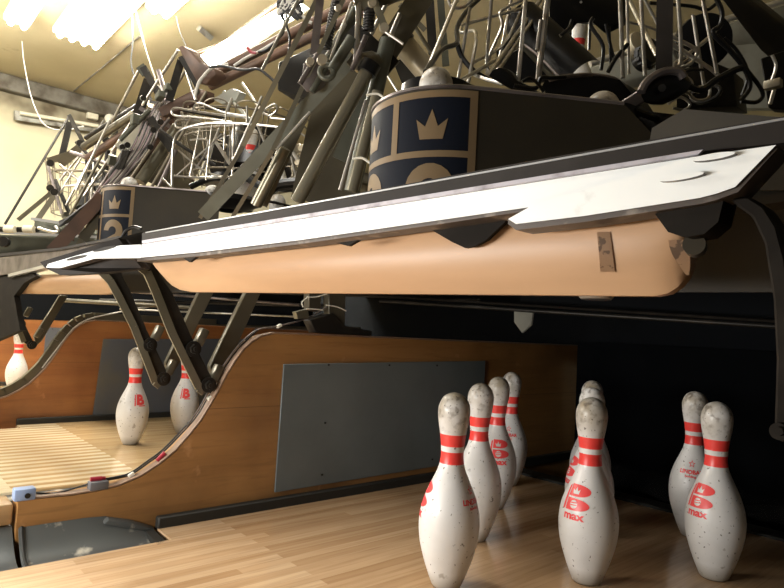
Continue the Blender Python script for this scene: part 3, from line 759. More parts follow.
# seats under the pin heads (black cups)
for (u, v, d_, w_, lab, mm) in ((437, 84, 1.19, 36, 'black spotting cup under the pin head above the crown decal', 'black'), (603, 108, 1.16, 34, 'black spotting cup under the right pin head', 'black'), (128, 186, 2.36, 19, 'black spotting cup behind the crown-and-two decal', 'black'), (230, 196, 2.42, 30, 'black spotting cup below the left wire basket', 'black')):
    e = empty('spotting_cup', D(u, v, d_), lab, 'pin holder', 'spotting cups'); c = D(u, v, d_); r = w_*d_/F
    bm = new(); n = 28; rings = []
    for (rr, zz) in ((.45, .0), (1, -.012), (1.0, -.03), (.45, -.06), (.42, -.06), (.9, -.03), (.9, -.016), (.42, -.004)):
        rings.append([bm.verts.new(c+Vector((r*rr*math.cos(2*math.pi*k/n), r*rr*math.sin(2*math.pi*k/n), zz))) for k in range(n)])
    rings.append(rings[0])
    for a, b_ in zip(rings, rings[1:]):
        for k in range(n): bm.faces.new((a[k], a[(k+1) % n], b_[(k+1) % n], b_[k]))
    build('cup_ring', bm, M[mm], e)
    bm = new(); tube(bm, [c+Vector((r*.95, 0, -.02)), c+Vector((r*1.5, .1, -.03)), c+Vector((r*1.2, .3, -.03))], .006, 6); build('cup_arm', bm, M['dark'], e)

# ------------------------------------------------------------------ helper for wires in a thing
def wires(e, name, L, m, rpx=1.8, d=None):
    for item in L:
        pts, dd = item[0], item[1]; r = (item[2] if len(item) > 2 else rpx)
        if not isinstance(dd, (list, tuple)): dd = [dd]*len(pts)
        elif len(dd) == 2 and len(pts) > 2: dd = [dd[0]+(dd[1]-dd[0])*i/(len(pts)-1) for i in range(len(pts))]
        P = [D(u, v, q_) for (u, v), q_ in zip(pts, dd)]
        bm = new(); tube(bm, P, r*sum(dd)/len(dd)/F, 8, smooth=(5 if len(P) > 2 else 0)); build(item[3] if len(item) > 3 else name, bm, M[m], e)

# near wire basket (top centre and right)
e = empty('wire_basket', D(590, 60, 1.6), 'large near wire pin basket at the top centre, above the near cover', 'wire basket', 'wire pin baskets')
wires(e, 'basket_wire', [
 ([(448, -6), (451, 6), (460, 8), (468, 4), (476, -6)], 1.5),
 ([(525, 8), (515, 10.5), (466, 24), (461, 28), (462, 32.5), (473, 30.6), (476, 35), (475, 48), (467.6, 86)], (1.7, 1.45)),
 ([(470, 8), (458, 80)], 1.5, 1.6),
 ([(530, -4), (506, 8), (500, 14), (502, 27), (490, 55), (487, 74)], 1.6),
 ([(492, -6), (487, 57), (489, 71), (505, 83)], 1.5),
 ([(524, 4), (504, 44), (473, 63), (470, 69), (477, 76), (503, 84)], (1.7, 1.4)),
 ([(543, -4), (489, 75)], (1.8, 1.45), 2.1), ([(549, -4), (496, 74)], (1.8, 1.45), 1.7),
 ([(522, 45), (458, 82)], (1.6, 1.4), 1.9),
 ([(526, -4), (518, 82)], 1.45, 2.2),
 ([(548, -4), (538, 80)], 1.42, 3.0), ([(541, 20), (537, 50)], 1.42, 2),
 ([(512, -4), (497, 72)], 1.7, 1.5),
 ([(620, -4), (623, 78)], 1.4, 2.2), ([(627, -4), (629, 74)], 1.45, 1.6),
 ([(627, -4), (657, 56)], (1.7, 1.5), 2.2), ([(641, -4), (645, 76)], 1.4, 2.0), ([(643, -4), (672, 52)], 1.7, 1.6),
 ([(628, 22), (660, 32), (690, 60)], 1.7, 1.4),
 ([(678, -4), (681, 59), (673, 66)], 1.4, 2.1),
 ([(702, -4), (717, 73)], 1.4, 2.0), ([(693, 15), (704, 86)], 1.5, 1.9),
 ([(672, 37), (694, 48), (696, 56), (688, 65), (675, 68)], 1.45, 1.9),
 ([(674, 64), (705, 41), (718, 27)], 1.5, 1.9),
 ([(668, 43), (718, 75), (702, 87), (672, 89)], 1.45, 2.0),
 ([(676, 72), (690, 80), (691, 89), (680, 90)], 1.3, 1.7),
 ([(665, 62), (675, 66), (690, 56), (676, 46)], 1.5, 1.4),
 ([(668, 104), (680, 97), (690, 104), (684, 110), (673, 108)], 1.25, 1.4),
 ([(676, 98), (686, 92), (696, 100), (708, 98), (710, 88)], 1.25, 1.5),
], 'steel', 1.7)
wires(e, 'black_hoop', [
 ([(426, 72), (432, 62), (443, 49), (457, 43), (457, 28), (466, 12), (482, -4)], (1.2, 1.6), 2.6),
 ([(457, 43), (462, 57), (474, 71), (489, 80)], 1.5, 2.6),
 ([(572, 20), (569, 28), (560, 36)], 1.5, 1.8), ([(593, 18), (591, 26), (603, 46), (601, 70)], 1.5, 2.0),
 ([(606, 24), (612, 52), (616, 60)], 1.5, 1.7), ([(609, 27), (611, 68)], 1.5, 1.5), ([(628, 44), (616, 58), (608, 72)], 1.4, 2.2),
 ([(570, 21), (570, 44)], 2.25, 1.8), ([(590, 21), (589, 50)], 2.25, 1.6),
 ([(715, -4), (722, 12), (720, 26), (713, 33), (731, 52), (745, 70), (750, 87), (741, 100)], 1.35, 2.4),
 ([(717, 35), (741, 63), (762, 91), (757, 102), (741, 101)], 1.35, 2.1),
 ([(724, 38), (738, 52), (748, 74), (742, 96)], 1.4, 1.8),
 ([(650, 3), (690, 6), (706, 10), (716, 4)], 1.7, 1.8),
 ([(681, 82), (700, 90), (716, 80), (735, 70), (742, 68)], 1.22, 3.4),
 ([(514, 86), (536, 88), (541, 78), (552, 78), (566, 77)], 1.35, 2.2), ([(522, 82), (530, 78), (538, 84), (544, 92)], 1.3, 1.8)], 'black')
wires(e, 'black_hoop', [([(680, 84), (682, 76), (690, 70), (704, 70)], 1.3, 1.5), ([(648, 60), (644, 48), (650, 40), (662, 50)], 2.0, 2.0)], 'dark')
# chute and black bodies
e = empty('pin_chute', D(560, 60, 1.7), 'glossy black curved pin chute inside the near wire basket', 'chute')
bm = new()
a0, a1 = D(522, 20, 1.75), D(584, 80, 1.6)
ax = (a1-a0).normalized(); sd = ax.cross((CP-a0).normalized()).normalized(); nn = sd.cross(ax)
rings = []
for i in range(9):
    c = a0+(a1-a0)*i/8; r = .054*(1+.05*i/8)
    rings.append([bm.verts.new(c+(sd*math.cos(t)+nn*math.sin(t)*(1 if nn.dot(CP-a0) > 0 else -1))*r) for t in [math.pi*(-.05+1.1*k/20) for k in range(21)]])
for a, b_ in zip(rings, rings[1:]):
    for k in range(20): bm.faces.new((a[k], a[k+1], b_[k+1], b_[k]))
bmesh.ops.solidify(bm, geom=bm.faces[:], thickness=.006)
build('chute_shell', bm, M['black'], e)
bm = new(); tube(bm, [D(519, 41, 1.6), D(540, 57, 1.55), D(561, 79, 1.5)], .0035, 8, smooth=4); build('chute_lip', bm, M['violet'], e)
bm = new(); tube(bm, [D(549, 80, 1.4), D(565, 76.5, 1.4), D(590, 75, 1.42), D(612, 78, 1.45), D(622, 84, 1.45)], .005, 8, smooth=4); build('tray_rim', bm, M['violet'], e)
bm = new(); prism(bm, [D(u, v, 1.42) for u, v in [(545, 80), (565, 77), (600, 76), (620, 80), (632, 94), (640, 106), (560, 100), (540, 90)]], (0, .08, 0)); build('tray', bm, M['black'], e)
e = empty('hanging_plate', D(590, 10, 1.9), 'black plate hanging at the top edge above the grey pin', 'metal plate')
bm = new(); prism(bm, [D(u, v, 1.9) for u, v in [(549, -10), (626, -10), (621, 22), (602, 31), (592, 22), (572, 20), (562, 34), (549, 33)]], (0, .03, 0)); bevel(bm, .002, 1); build('plate_body', bm, M['black'], e)
bm = new(); disc(bm, D(581, 2, 1.88), CP-D(581, 2, 1.88), .004, .01, 10); build('screw', bm, M['bright'], e)
e = empty('guide_flap', D(500, 78, 1.4), 'rounded black flap at the lower left of the near wire basket', 'flap')
bm = new(); P = [(488, 76), (492, 70), (499, 67), (506, 68), (512, 73), (516, 80), (530, 86), (536, 92), (510, 89)]
prism(bm, [D(u, v, 1.38) for u, v in P], (0, .02, 0)); bevel(bm, .0015, 1); build('flap_plate', bm, M['black'], e)
bm = new(); prism(bm, [D(u, v, 2.1) for u, v in [(496, 50), (512, 34), (540, 16), (552, 30), (556, 80), (500, 80)]], (0, .03, 0)); tag(build('back_guard', bm, M['black']), 'black guard plate behind the wires left of the chute', 'guard')
# post, lever, wheel, beam on the right
e = empty('machine_post', D(664, 35, 1.3), 'black upright post in front of the near basket with a grey crank at its foot', 'post')
bm = new(); channel(bm, D(665, -8, 1.3), D(664, 72, 1.3), .027, .006, .02); build('upright', bm, M['channel'], e)
bm = new(); bar(bm, D(624, 107, 1.2), D(664, 82, 1.15), .025, .03); bevel(bm, .002, 1); build('crank_lever', bm, M['violet'], e)
bm = new(); P = [(640, 95), (645, 85), (655, 76), (668, 71), (680, 72), (685, 80), (680, 89), (668, 97), (655, 103), (644, 103)]; prism(bm, [D(u, v, 1.13) for u, v in P], (0.005, .022, 0)); bevel(bm, .003, 2); cf = build('crank_head', bm, M['black'], e)
bm = new(); tube(bm, [D(u, v, 1.125) for u, v in [(641, 92), (646, 83), (656, 75), (668, 71), (679, 72), (684, 78)]], .008, 8, smooth=4); build('worn_rim', bm, M['violet'], cf)
bm = new(); disc(bm, D(662, 88, 1.12), CP-D(662, 88, 1.12), .007, .01, 14); build('crank_bolt', bm, M['dark'], cf)
e = empty('drive_housing', D(700, 60, 1.7), 'black drive housing with pulley at the right behind the wires', 'housing')
bm = new(); c = D(702, 42, 1.75); disc(bm, c, CP-c+Vector((.5, 0, 0)), .075, .05, 36); bevel(bm, .004, 2); build('pulley', bm, M['black'], e)
bm = new(); P = [(676, 70), (694, 66), (717, 63), (733, 70), (737, 106), (676, 108)]; prism(bm, [D(u, v, 1.6) for u, v in P], (0, .08, 0)); bevel(bm, .004, 2); build('casting', bm, M['dark'], e)
bm = new(); c = D(706, 94, 1.55); tube(bm, [c+Vector((.035*math.cos(t*.45), 0, .02*math.sin(t*.45))) for t in range(15)], .005, 8); build('hub_ring', bm, M['dark'], e)
e = empty('rubber_wheel', D(643, 58, 1.9), 'small black ribbed rubber wheel behind the near basket wires', 'wheel')
bm = new(); c = D(645, 58, 1.9); axw = Vector((.8, -.3, .2)).normalized(); disc(bm, c, axw, .033, .05, 28)
for k in range(16):
    a1_ = axw.orthogonal().normalized(); b1_ = axw.cross(a1_); dv = a1_*math.cos(k*.3927)+b1_*math.sin(k*.3927); box(bm, c+dv*.033, (.012, .012, .012))
build('tyre', bm, M['black'], e)
bm = new(); c = D(637, 46, 2.1); disc(bm, c, axw, .045, .04, 28); bevel(bm, .006, 2); build('hub', bm, M['beige'], e)
e = empty('diagonal_beam', D(750, 25, 1.5), 'thick black diagonal beam at the upper right corner', 'beam')
bm = new(); prism(bm, [D(u, v, 1.5) for u, v in [(716, -8), (742, -8), (792, 32), (792, 52), (768, 57), (760, 50)]], (.02, .05, 0)); bevel(bm, .003, 1); build('beam_body', bm, M['dark'], e)
bm = new(); prism(bm, [D(u, v, 1.45) for u, v in [(760, 58), (784, 50), (790, 110), (768, 108), (764, 80)]], (.0, .04, 0)); bevel(bm, .003, 1); build('end_bracket', bm, M['dark'], e)
bm = new(); box(bm, D(773, 84.5, 1.38), (.035, .02, .02)); bevel(bm, .003, 2); build('coil', bm, M['beige'], e)
wires(e, 'link_rod', [([(772, 55), (776, 66), (772, 80)], 1.4, 1.6), ([(774, 90), (770, 104)], 1.4, 2)], 'bright')
e = empty('conveyor_rail', D(690, 60, 3.2), 'pale grey sloping rail behind the machinery at the upper right', 'rail')
bm = new(); prism(bm, [D(u, v, 3.2) for u, v in [(585, 68), (735, 20), (800, -2), (800, 26), (735, 52), (585, 92)]], (0, .12, 0)); bevel(bm, .01, 1); build('rail_beam', bm, M['pale'], e)
bm = new(); prism(bm, [D(u, v, 3.1) for u, v in [(700, 48), (800, 40), (800, 108), (700, 108)]], (0, .05, 0)); build('rail_skirt', bm, M['pale'], e)
bm = new(); tube(bm, [D(590, 64, 3.05), D(800, -4, 3.05)], .018, 10); build('rail_tube', bm, M['bright'], e)

# ------------------------------------------------------------------ struts and springs of the near machine (centre-left)
e = empty('strut_frame', D(340, 120, 1.75), 'bundle of olive struts, levers and springs left of the crown decal', 'machine frame')
def rodp(name, a, b_, da, db, rpx, m):
    bm = new(); tube(bm, [D(*a, da), D(*b_, db)], rpx*(da+db)/2/F, 16); return build(name, bm, M[m], e)
def barp(name, a, b_, da, db, wpx, m, t=.01, lip=None):
    bm = new()
    if lip: channel(bm, D(*a, da), D(*b_, db), wpx*(da+db)/2/F, .005, lip)
    else: bar(bm, D(*a, da), D(*b_, db), wpx*(da+db)/2/F, t)
    return build(name, bm, M[m], e)
barp('back_plate', (352, 72), (322, 205), 1.95, 1.9, 62, 'olive')
rodp('support_tube', (370, 66), (297, 202), 1.6, 1.6, 7, 'olive2')
bm = new(); c = D(369, 68, 1.6); disc(bm, c, D(370, 66, 1.6)-D(297, 202, 1.6), .027, .03, 24); build('tube_collar', bm, M['black'], e)
rodp('support_tube', (388, 40), (352, 192), 1.65, 1.65, 8, 'teal'); rodp('support_tube', (378, 92), (352, 192), 1.5, 1.5, 6, 'olive2')
barp('lever', (354, 56), (203, 216), 1.7, 1.9, 12, 'teal', .012, .02)
bm = new(); prism(bm, [D(u, v, 1.62) for u, v in [(345, 62), (352, 53), (372, 50), (380, 60), (366, 72), (350, 68)]], (0, .03, 0)); bevel(bm, .003, 1); build('clevis', bm, M['olive'], e)
barp('diagonal_plate', (432, -20), (386, 52), 1.7, 1.7, 24, 'olive'); barp('diagonal_plate', (386, 50), (340, 160), 1.72, 1.75, 16, 'teal')
barp('gusset', (350, 30), (392, 70), 1.68, 1.68, 22, 'dark')
barp('cross_plate', (355, 6), (440, -16), 1.6, 1.6, 12, 'olive2')
barp('back_post', (400, 60), (420, 110), 1.9, 1.9, 14, 'dark')
rodp('support_tube', (356, 10), (326, 66), 1.75, 1.75, 6, 'teal'); rodp('thin_rod', (346, 24), (328, 54), 1.7, 1.7, 1.4, 'steel')
barp('flat_bar', (321, -8), (314, 54), 1.75, 1.75, 8, 'violet', .008)
barp('flat_bar', (320, -6), (243, 146), 1.8, 1.95, 5, 'olive2', .008); barp('flat_bar', (243, 146), (200, 218), 1.95, 2.0, 4, 'olive', .008)
barp('flat_bar', (346, -6), (273, 150), 1.65, 1.75, 4.5, 'olive2', .006); barp('flat_bar', (273, 150), (232, 218), 1.75, 1.85, 4, 'olive', .006)
barp('wide_lever', (308, 105), (262, 205), 1.95, 2.0, 11, 'olive', .02)
rodp('support_tube', (285, 148), (256, 205), 1.9, 1.95, 6, 'olive2')
bm = new(); helix(bm, D(338, -8, 1.7), D(326, 50, 1.7), .011, 20, .0032); build('spring', bm, M['spring'], e)
bm = new(); helix(bm, D(370, 8, 1.6), D(368, 31, 1.6), .013, 8, .0034); build('spring', bm, M['spring'], e)
rodp('bright_rod', (360, -6), (356, 60), 1.6, 1.6, 3, 'steel'); rodp('bright_rod', (383, 30), (403, 44), 1.55, 1.55, 1.4, 'bright')
barp('link', (372, -4), (386, 30), 1.58, 1.58, 7, 'olive2')
for (u, v, r_) in ((384, 28, 4.5), (372, 3, 4), (322, 60, 5), (338, 8, 3), (310, 62, 4)):
    bm = new(); c = D(u, v, 1.55); disc(bm, c, CP-c+Vector((.3, 0, .3)), r_*1.55/F, .02, 14); build('bolt', bm, M['beige'], e)
bm = new(); c = D(327, 72, 1.6); tube(bm, [c+(rt*math.cos(t*.4488)+up*math.sin(t*.4488))*.018 for t in range(15)], .008, 10); build('eye_ring', bm, M['teal'], e)
rodp('piston_rod', (352, 38), (332, 70), 1.6, 1.6, 5.5, 'teal')
bm = new(); a, b_ = D(398, 38, 1.8), D(430, 76, 1.8); tube(bm, [a, b_], .034, 24); bevel(bm, .002, 1); build('motor_can', bm, M['beige'], e)
bm = new(); a, b_ = D(396, 34, 1.78), D(404, 44, 1.78); tube(bm, [a, b_], .037, 24); build('motor_cap', bm, M['dark'], e)
rodp('thin_rod', (398, 92), (388, 76), 1.4, 1.4, 1.4, 'bright')
barp('dark_upright', (429, -6), (433, 54), 2.0, 2.0, 9, 'dark'); barp('dark_upright', (440, -6), (446, 66), 2.0, 2.0, 7, 'teal')
barp('dark_upright', (425, 30), (400, 5), 2.1, 2.1, 5, 'olive'); barp('dark_upright', (398, 36), (430, 90), 2.1, 2.1, 14, 'dark')
rodp('bright_rod', (459, -6), (425, 76), 1.5, 1.35, 2.2, 'bright')
wires(e, 'zip_tie', [([(366, 95), (378, 94), (386, 100)], 1.45, 1.1), ([(353, 159), (362, 158), (370, 163)], 1.48, 1.2)], 'tie')
for a, b_, d_, r_, m_ in [((300, -4), (262, 70), 1.9, 1.6, 'steel'), ((352, 2), (330, 60), 1.6, 1.3, 'bright'), ((366, 36), (352, 70), 1.55, 2.6, 'violet'), ((390, -4), (358, 62), 1.7, 2.0, 'steel'), ((330, 60), (312, 92), 1.7, 3.2, 'teal'), ((310, 112), (276, 150), 1.75, 1.4, 'bright'), ((400, 14), (386, 48), 1.65, 2.4, 'steel'), ((412, 22), (436, 60), 1.9, 2.0, 'olive'), ((366, 100), (340, 190), 1.62, 1.8, 'bright'), ((318, 54), (300, 84), 1.65, 2.6, 'violet')]:
    rodp('thin_rod', a, b_, d_, d_, r_, m_)
bm = new(); prism(bm, [D(u, v, 1.7) for u, v in [(303, 62), (318, 56), (322, 70), (316, 84), (306, 92), (300, 84)]], (0, .03, 0)); bevel(bm, .003, 1); build('hinge_block', bm, M['violet'], e)
# electrical box
bm = new(); prism(bm, [D(u, v, 2.2) for u, v in [(278, 62), (322, 42), (352, 70), (345, 112), (277, 90)]], (-.05, .12, 0)); bevel(bm, .004, 1)
tag(build('dark_panel', bm, M['dark']), 'dark sheet metal panel behind the flat bars, left of the near struts', 'metal panel')

# ------------------------------------------------------------------ overhead beams with lit fixture
e = empty('overhead_beam', D(270, 60, 2.4), 'pair of long brown overhead tubes crossing above the left basket', 'overhead beam')
rodp('brown_tube', (420, -16), (211, 86), 2.2, 2.7, 5, 'brown'); rodp('brown_tube', (380, -12), (205, 78), 2.3, 2.75, 5, 'brown'); rodp('grey_tube', (400, -20), (203, 82), 2.4, 2.8, 3, 'violet')
bm = new(); prism(bm, [D(u, v, 2.6) for u, v in [(178, 47), (181, 45), (188, 49), (199, 62), (213, 68), (216, 74), (206, 84), (194, 82)]], (0, .05, 0)); bevel(bm, .003, 1); build('bracket', bm, M['brown'], e)
bm = new(); prism(bm, [D(u, v, 2.6) for u, v in [(157, 108), (196, 88), (204, 90), (204, 99), (162, 117)]], (0, .05, 0)); bevel(bm, .003, 1); build('bracket', bm, M['brown'], e)
bar_bm = new(); bar(bar_bm, D(181, 58, 2.58), D(197, 86, 2.58), .02, .03); build('bracket_edge', bar_bm, M['dark'], e)
bar_bm = new(); bar(bar_bm, D(181, 61, 2.6), D(169, 101, 2.6), .032, .02); build('black_strap', bar_bm, M['dark'], e)
bm = new(); prism(bm, [D(u, v, 2.65) for u, v in [(212, 99), (232, 88), (240, 92), (236, 100), (222, 104)]], (0, .03, 0)); build('cam_plate', bm, M['pale'], e)
wires(e, 'cable', [([(209, 67), (222, 66), (232, 68), (244, 70), (258, 69), (267, 75), (275, 82)], 2.4, 1.4), ([(282, 8), (284, 30), (277, 40), (266, 50), (258, 52)], 2.3, 1.2), ([(290, -5), (286, 20), (290, 40), (287, 60)], 2.2, 1.2)], 'cable_b')
wires(e, 'cable', [([(234, 66), (246, 58), (262, 50), (275, 42)], 2.35, 1.5), ([(196, 90), (202, 78), (212, 68), (228, 64)], 2.5, 1.5), ([(300, 12), (306, 20), (312, 23)], 2.2, 1.6), ([(195, 96), (199, 82), (206, 74)], 2.5, 1.6)], 'cable_w')
wires(e, 'red_tape', [([(247, 47), (251, 52), (256, 53)], 2.32, 1.4)], 'red')
e = empty('cable_clutter', D(283, 5, 2.2), 'tangle of black wire and connectors at the top edge on the brown tubes', 'wiring')
for k in range(9):
    rn = random.Random(k); pts = [(277+rn.random()*26, -6+rn.random()*26) for _ in range(5)]
    wires(e, 'wire_loop', [(pts, 2.15, 1.1+.7*rn.random())], 'cable_b' if k % 3 else 'cable_w')
# lamp fixture
e = empty('fluorescent_fixture', D(245, 38, 3.1), 'lit fluorescent fixture with brown housing behind the overhead tubes', 'ceiling light', 'ceiling lights')
bm = new(); prism(bm, [D(u, v, 3.1) for u, v in [(196, 64), (296, 4), (304, 10), (208, 72)]], (0, .04, .02)); build('housing', bm, M['fixture'], e)
bm = new(); tube(bm, [D(203, 63, 3.04), D(300, 4, 3.04)], .034, 12); build('lit_tube', bm, M['tube'], e)
wires(e, 'brown_edge', [([(196, 53), (222, 44), (236, 34), (254, 20), (280, 2), (300, -8)], 3.15, 2.0)], 'brown')

# ------------------------------------------------------------------ procedural round wire baskets
def basket(c, R, H, n, label, seed, m='steel'):
    e = empty('wire_basket', c, label, 'wire basket', 'wire pin baskets'); rn = random.Random(seed)
    for k, (z, rr, w) in enumerate(((H*.5, 1, .0045), (-H*.5, .8, .004), (H*.1, .95, .0025))):
        bm = new(); tube(bm, [Vector(c)+Vector((R*rr*math.cos(2*math.pi*i/40), R*rr*math.sin(2*math.pi*i/40), z)) for i in range(41)], w, 8, cap=False); build('rim', bm, M[m], e)
    for i in range(n):
        a = 2*math.pi*i/n; w = .42*math.pi/n*2; P = []
        for (da, z, rr) in ((-w, -H*.5, .8), (-w, H*.3, .97), (-w*.9, H*.55, 1.03), (0, H*.6, 1.08), (w*.9, H*.55, 1.03), (w, H*.3, .97), (w, -H*.5, .8)):
            aa = a+da+rn.uniform(-.02, .02); P.append(Vector(c)+Vector((R*rr*math.cos(aa), R*rr*math.sin(aa), z)))
        bm = new(); tube(bm, P, .0031, 7, smooth=4); build('basket_wire', bm, M[m], e)
    for i in range(n//2):
        a = rn.random()*6.28; b2 = a+rn.uniform(.6, 1.6)
        bm = new(); tube(bm, [Vector(c)+Vector((R*.95*math.cos(a), R*.95*math.sin(a), -H*.5)), Vector(c)+Vector((R*1.02*math.cos(b2), R*1.02*math.sin(b2), H*.55))], .003, 7); build('brace_wire', bm, M['bright' if i % 3 == 0 and m == 'steel' else m], e)
    # hub plates and inner chute
    bm = new(); disc(bm, Vector(c)+Vector((0, 0, -H*.55)), (0, 0, 1), R*.55, .03, 32); build('hub_plate', bm, M['black'], e)
    bm = new(); tube(bm, [Vector(c)+Vector((0, .05, -H*.4)), Vector(c)+Vector((-.05, .1, H*.45))], R*.46, 24); build('inner_chute', bm, M['black'], e)
    return e
cL = D(244, 156, 2.8); basket(cL, .30, .24, 14, 'wire pin basket of the left machine, behind the diagonal olive lever', 1, 'wire_far')
e = bpy.data.objects['wire_basket.001']
wires(e, 'basket_wire', [
 ([(232, 122), (194, 117), (176, 116), (172, 112), (176, 108), (200, 112), (246, 118)], 2.45, 1.09), ([(240, 125), (184, 128), (176, 125), (179, 120), (200, 121)], 2.45, 1.09),
 ([(172, 186), (173, 150), (177, 134), (188, 127), (214, 123), (258, 125), (292, 129)], 2.4, 1.22),
 ([(193, 110), (199, 103), (222, 112), (246, 116)], 2.45, 1.09), ([(262, 112), (274, 104), (277, 110), (270, 116), (262, 112)], 2.45, 1.09), ([(270, 118), (290, 121), (292, 128)], 2.4, 1.09),
 ([(200, 128), (190, 176)], 2.4, 0.95), ([(212, 125), (206, 180)], 2.4, 0.88), ([(234, 124), (232, 186)], 2.35, 1.16), ([(226, 112), (224, 150)], 2.4, 0.95), ([(247, 106), (247, 124)], 2.4, 1.22),
 ([(176, 176), (222, 134)], 2.4, 0.88), ([(178, 150), (206, 172), (236, 178)], 2.4, 0.95), ([(174, 176), (210, 178), (240, 176)], 2.35, 1.09), ([(190, 140), (207, 140), (206, 152), (196, 168)], 2.4, 0.88),
 ([(258, 126), (268, 150), (274, 160)], 2.4, 1.36), ([(216, 142), (234, 170)], 2.33, 1.77), ([(162, 178), (172, 188)], 2.4, 1.02), ([(290, 150), (296, 175), (302, 186)], 2.4, 1.36), ([(284, 160), (276, 180)], 2.4, 1.02),
 ([(296, 130), (310, 138), (318, 130), (312, 144)], 2.4, 1.09)], 'steel')
c3 = D(87, 194, 4.1); basket(c3, .25, .30, 13, 'small distant wire pin basket in front of the cream wall', 2, 'wire_far')
bm = new(); prism(bm, [D(u, v, 3.1) for u, v in [(214, 140), (240, 130), (262, 134), (284, 160), (300, 185), (215, 190), (208, 165)]], (-.05, .05, 0)); bevel(bm, .006, 1); tag(build('back_guard', bm, M['arm']), 'dark guard plate behind the left wire basket', 'guard')
e = empty('drive_gear', D(300, 155, 2.6), 'small cluster of brass-coloured linkage right of the left basket', 'linkage')
for (u, v) in ((304, 150), (308, 160), (300, 165), (296, 148), (318, 158)):
    bm = new(); c = D(u, v, 2.5); disc(bm, c, (random.random(), -1, random.random()), .014, .04, 12); build('roller', bm, M['beige'], e)
wires(e, 'link_rod', [([(300, 170), (290, 185), (282, 178)], 2.5, 2.2), ([(292, 150), (303, 172), (300, 190)], 2.5, 2), ([(310, 130), (322, 122), (320, 140), (300, 150)], 2.5, 1.5), ([(280, 165), (287, 190)], 2.5, 3)], 'bright')
wires(e, 'dark_link', [([(240, 170), (262, 186), (300, 188)], 2.4, 4), ([(190, 187), (215, 178), (240, 184)], 2.5, 3), ([(262, 205), (275, 186), (300, 182)], 2.3, 5)], 'black')

# ------------------------------------------------------------------ left machine struts
e = empty('strut_frame', D(150, 140, 2.7), 'brown and grey struts with cable bundle between the left basket and the far one', 'machine frame')
rodp('support_tube', (178, 127), (140, 182), 2.7, 2.6, 6, 'olive2'); barp('wide_lever', (172, 118), (128, 186), 2.8, 2.7, 16, 'brown', .03)
barp('back_plate', (200, 120), (165, 190), 3.0, 2.9, 40, 'olive', .01)
barp('dark_upright', (149, 80), (128, 146), 2.8, 2.8, 9, 'dark', .02, .02); barp('bracket', (143, 67), (161, 98), 2.8, 2.8, 7, 'dark'); barp('bracket', (140, 66), (146, 74), 2.8, 2.8, 9, 'teal')
rodp('thin_rod', (178, 50), (112, 152), 2.7, 2.9, 1.5, 'steel'); rodp('thin_rod', (139, 70), (112, 122), 2.8, 3.0, 1.4, 'steel'); rodp('thin_rod', (206, 92), (150, 190), 2.6, 2.5, 1.6, 'wire_far')
rodp('long_tube', (150, 104), (84, 147), 3.0, 3.3, 4, 'olive'); rodp('long_tube', (158, 112), (88, 158), 3.0, 3.3, 4, 'brown'); rodp('long_tube', (150, 98), (86, 138), 3.1, 3.4, 2.5, 'dark')
barp('flat_bar', (172, 128), (140, 108), 2.7, 2.7, 4, 'violet'); barp('flat_bar', (225, 60+50), (150, 102), 2.7, 2.8, 3, 'dark')
barp('channel_arm', (128, 150), (70, 240), 2.9, 2.7, 8, 'brown', .02); barp('channel_arm', (140, 150), (78, 245), 2.7, 2.6, 5, 'olive', .02); barp('channel_arm', (150, 140), (104, 232), 2.7, 2.5, 6, 'olive', .02)
barp('crank', (150, 118), (172, 150), 2.6, 2.6, 8, 'dark'); barp('grey_plate', (150, 125), (120, 150), 2.75, 2.8, 14, 'pale')
for (u, v) in ((153, 130), (160, 122), (150, 147), (127, 145), (122, 147), (143, 98), (196, 92)):
    bm = new(); c = D(u, v, 2.55); disc(bm, c, CP-c+Vector((.5, .3, 0)), .012, .03, 14); build('knob', bm, M['dark'], e)
wires(e, 'thin_rod', [([(160, 130), (185, 148), (215, 165)], 2.5, 1.8)], 'dark')
e = empty('cable_bundle', D(130, 155, 2.6), 'drooping bundle of mauve and black cables left of the second cover', 'cables')
for k in range(16):
    rn = random.Random(40+k); o_ = (k-8)*1.1
    wires(e, 'cable', [([(163+o_*.5, 98+rn.random()*8), (152+o_, 122), (140+o_*1.1+rn.random()*4, 146), (122+o_*.8, 172+rn.random()*6), (98+o_*.6, 196+rn.random()*8)], (2.65, 2.5), .9)], ('cable_p', 'cable_g', 'cable_b', 'violet')[k % 4])
for k in range(7):
    rn = random.Random(80+k)
    wires(e, 'black_cable', [([(122+rn.random()*10, 150), (112+rn.random()*8, 172), (96+rn.random()*8, 196), (74+rn.random()*8, 214), (60, 222+rn.random()*4)], (2.5, 2.7), 1.6)], 'cable_b')
wires(e, 'hanging_loop', [([(86, 210), (84, 222), (92, 220), (104, 200), (112, 185)], 2.4, .9)], 'cable_w')

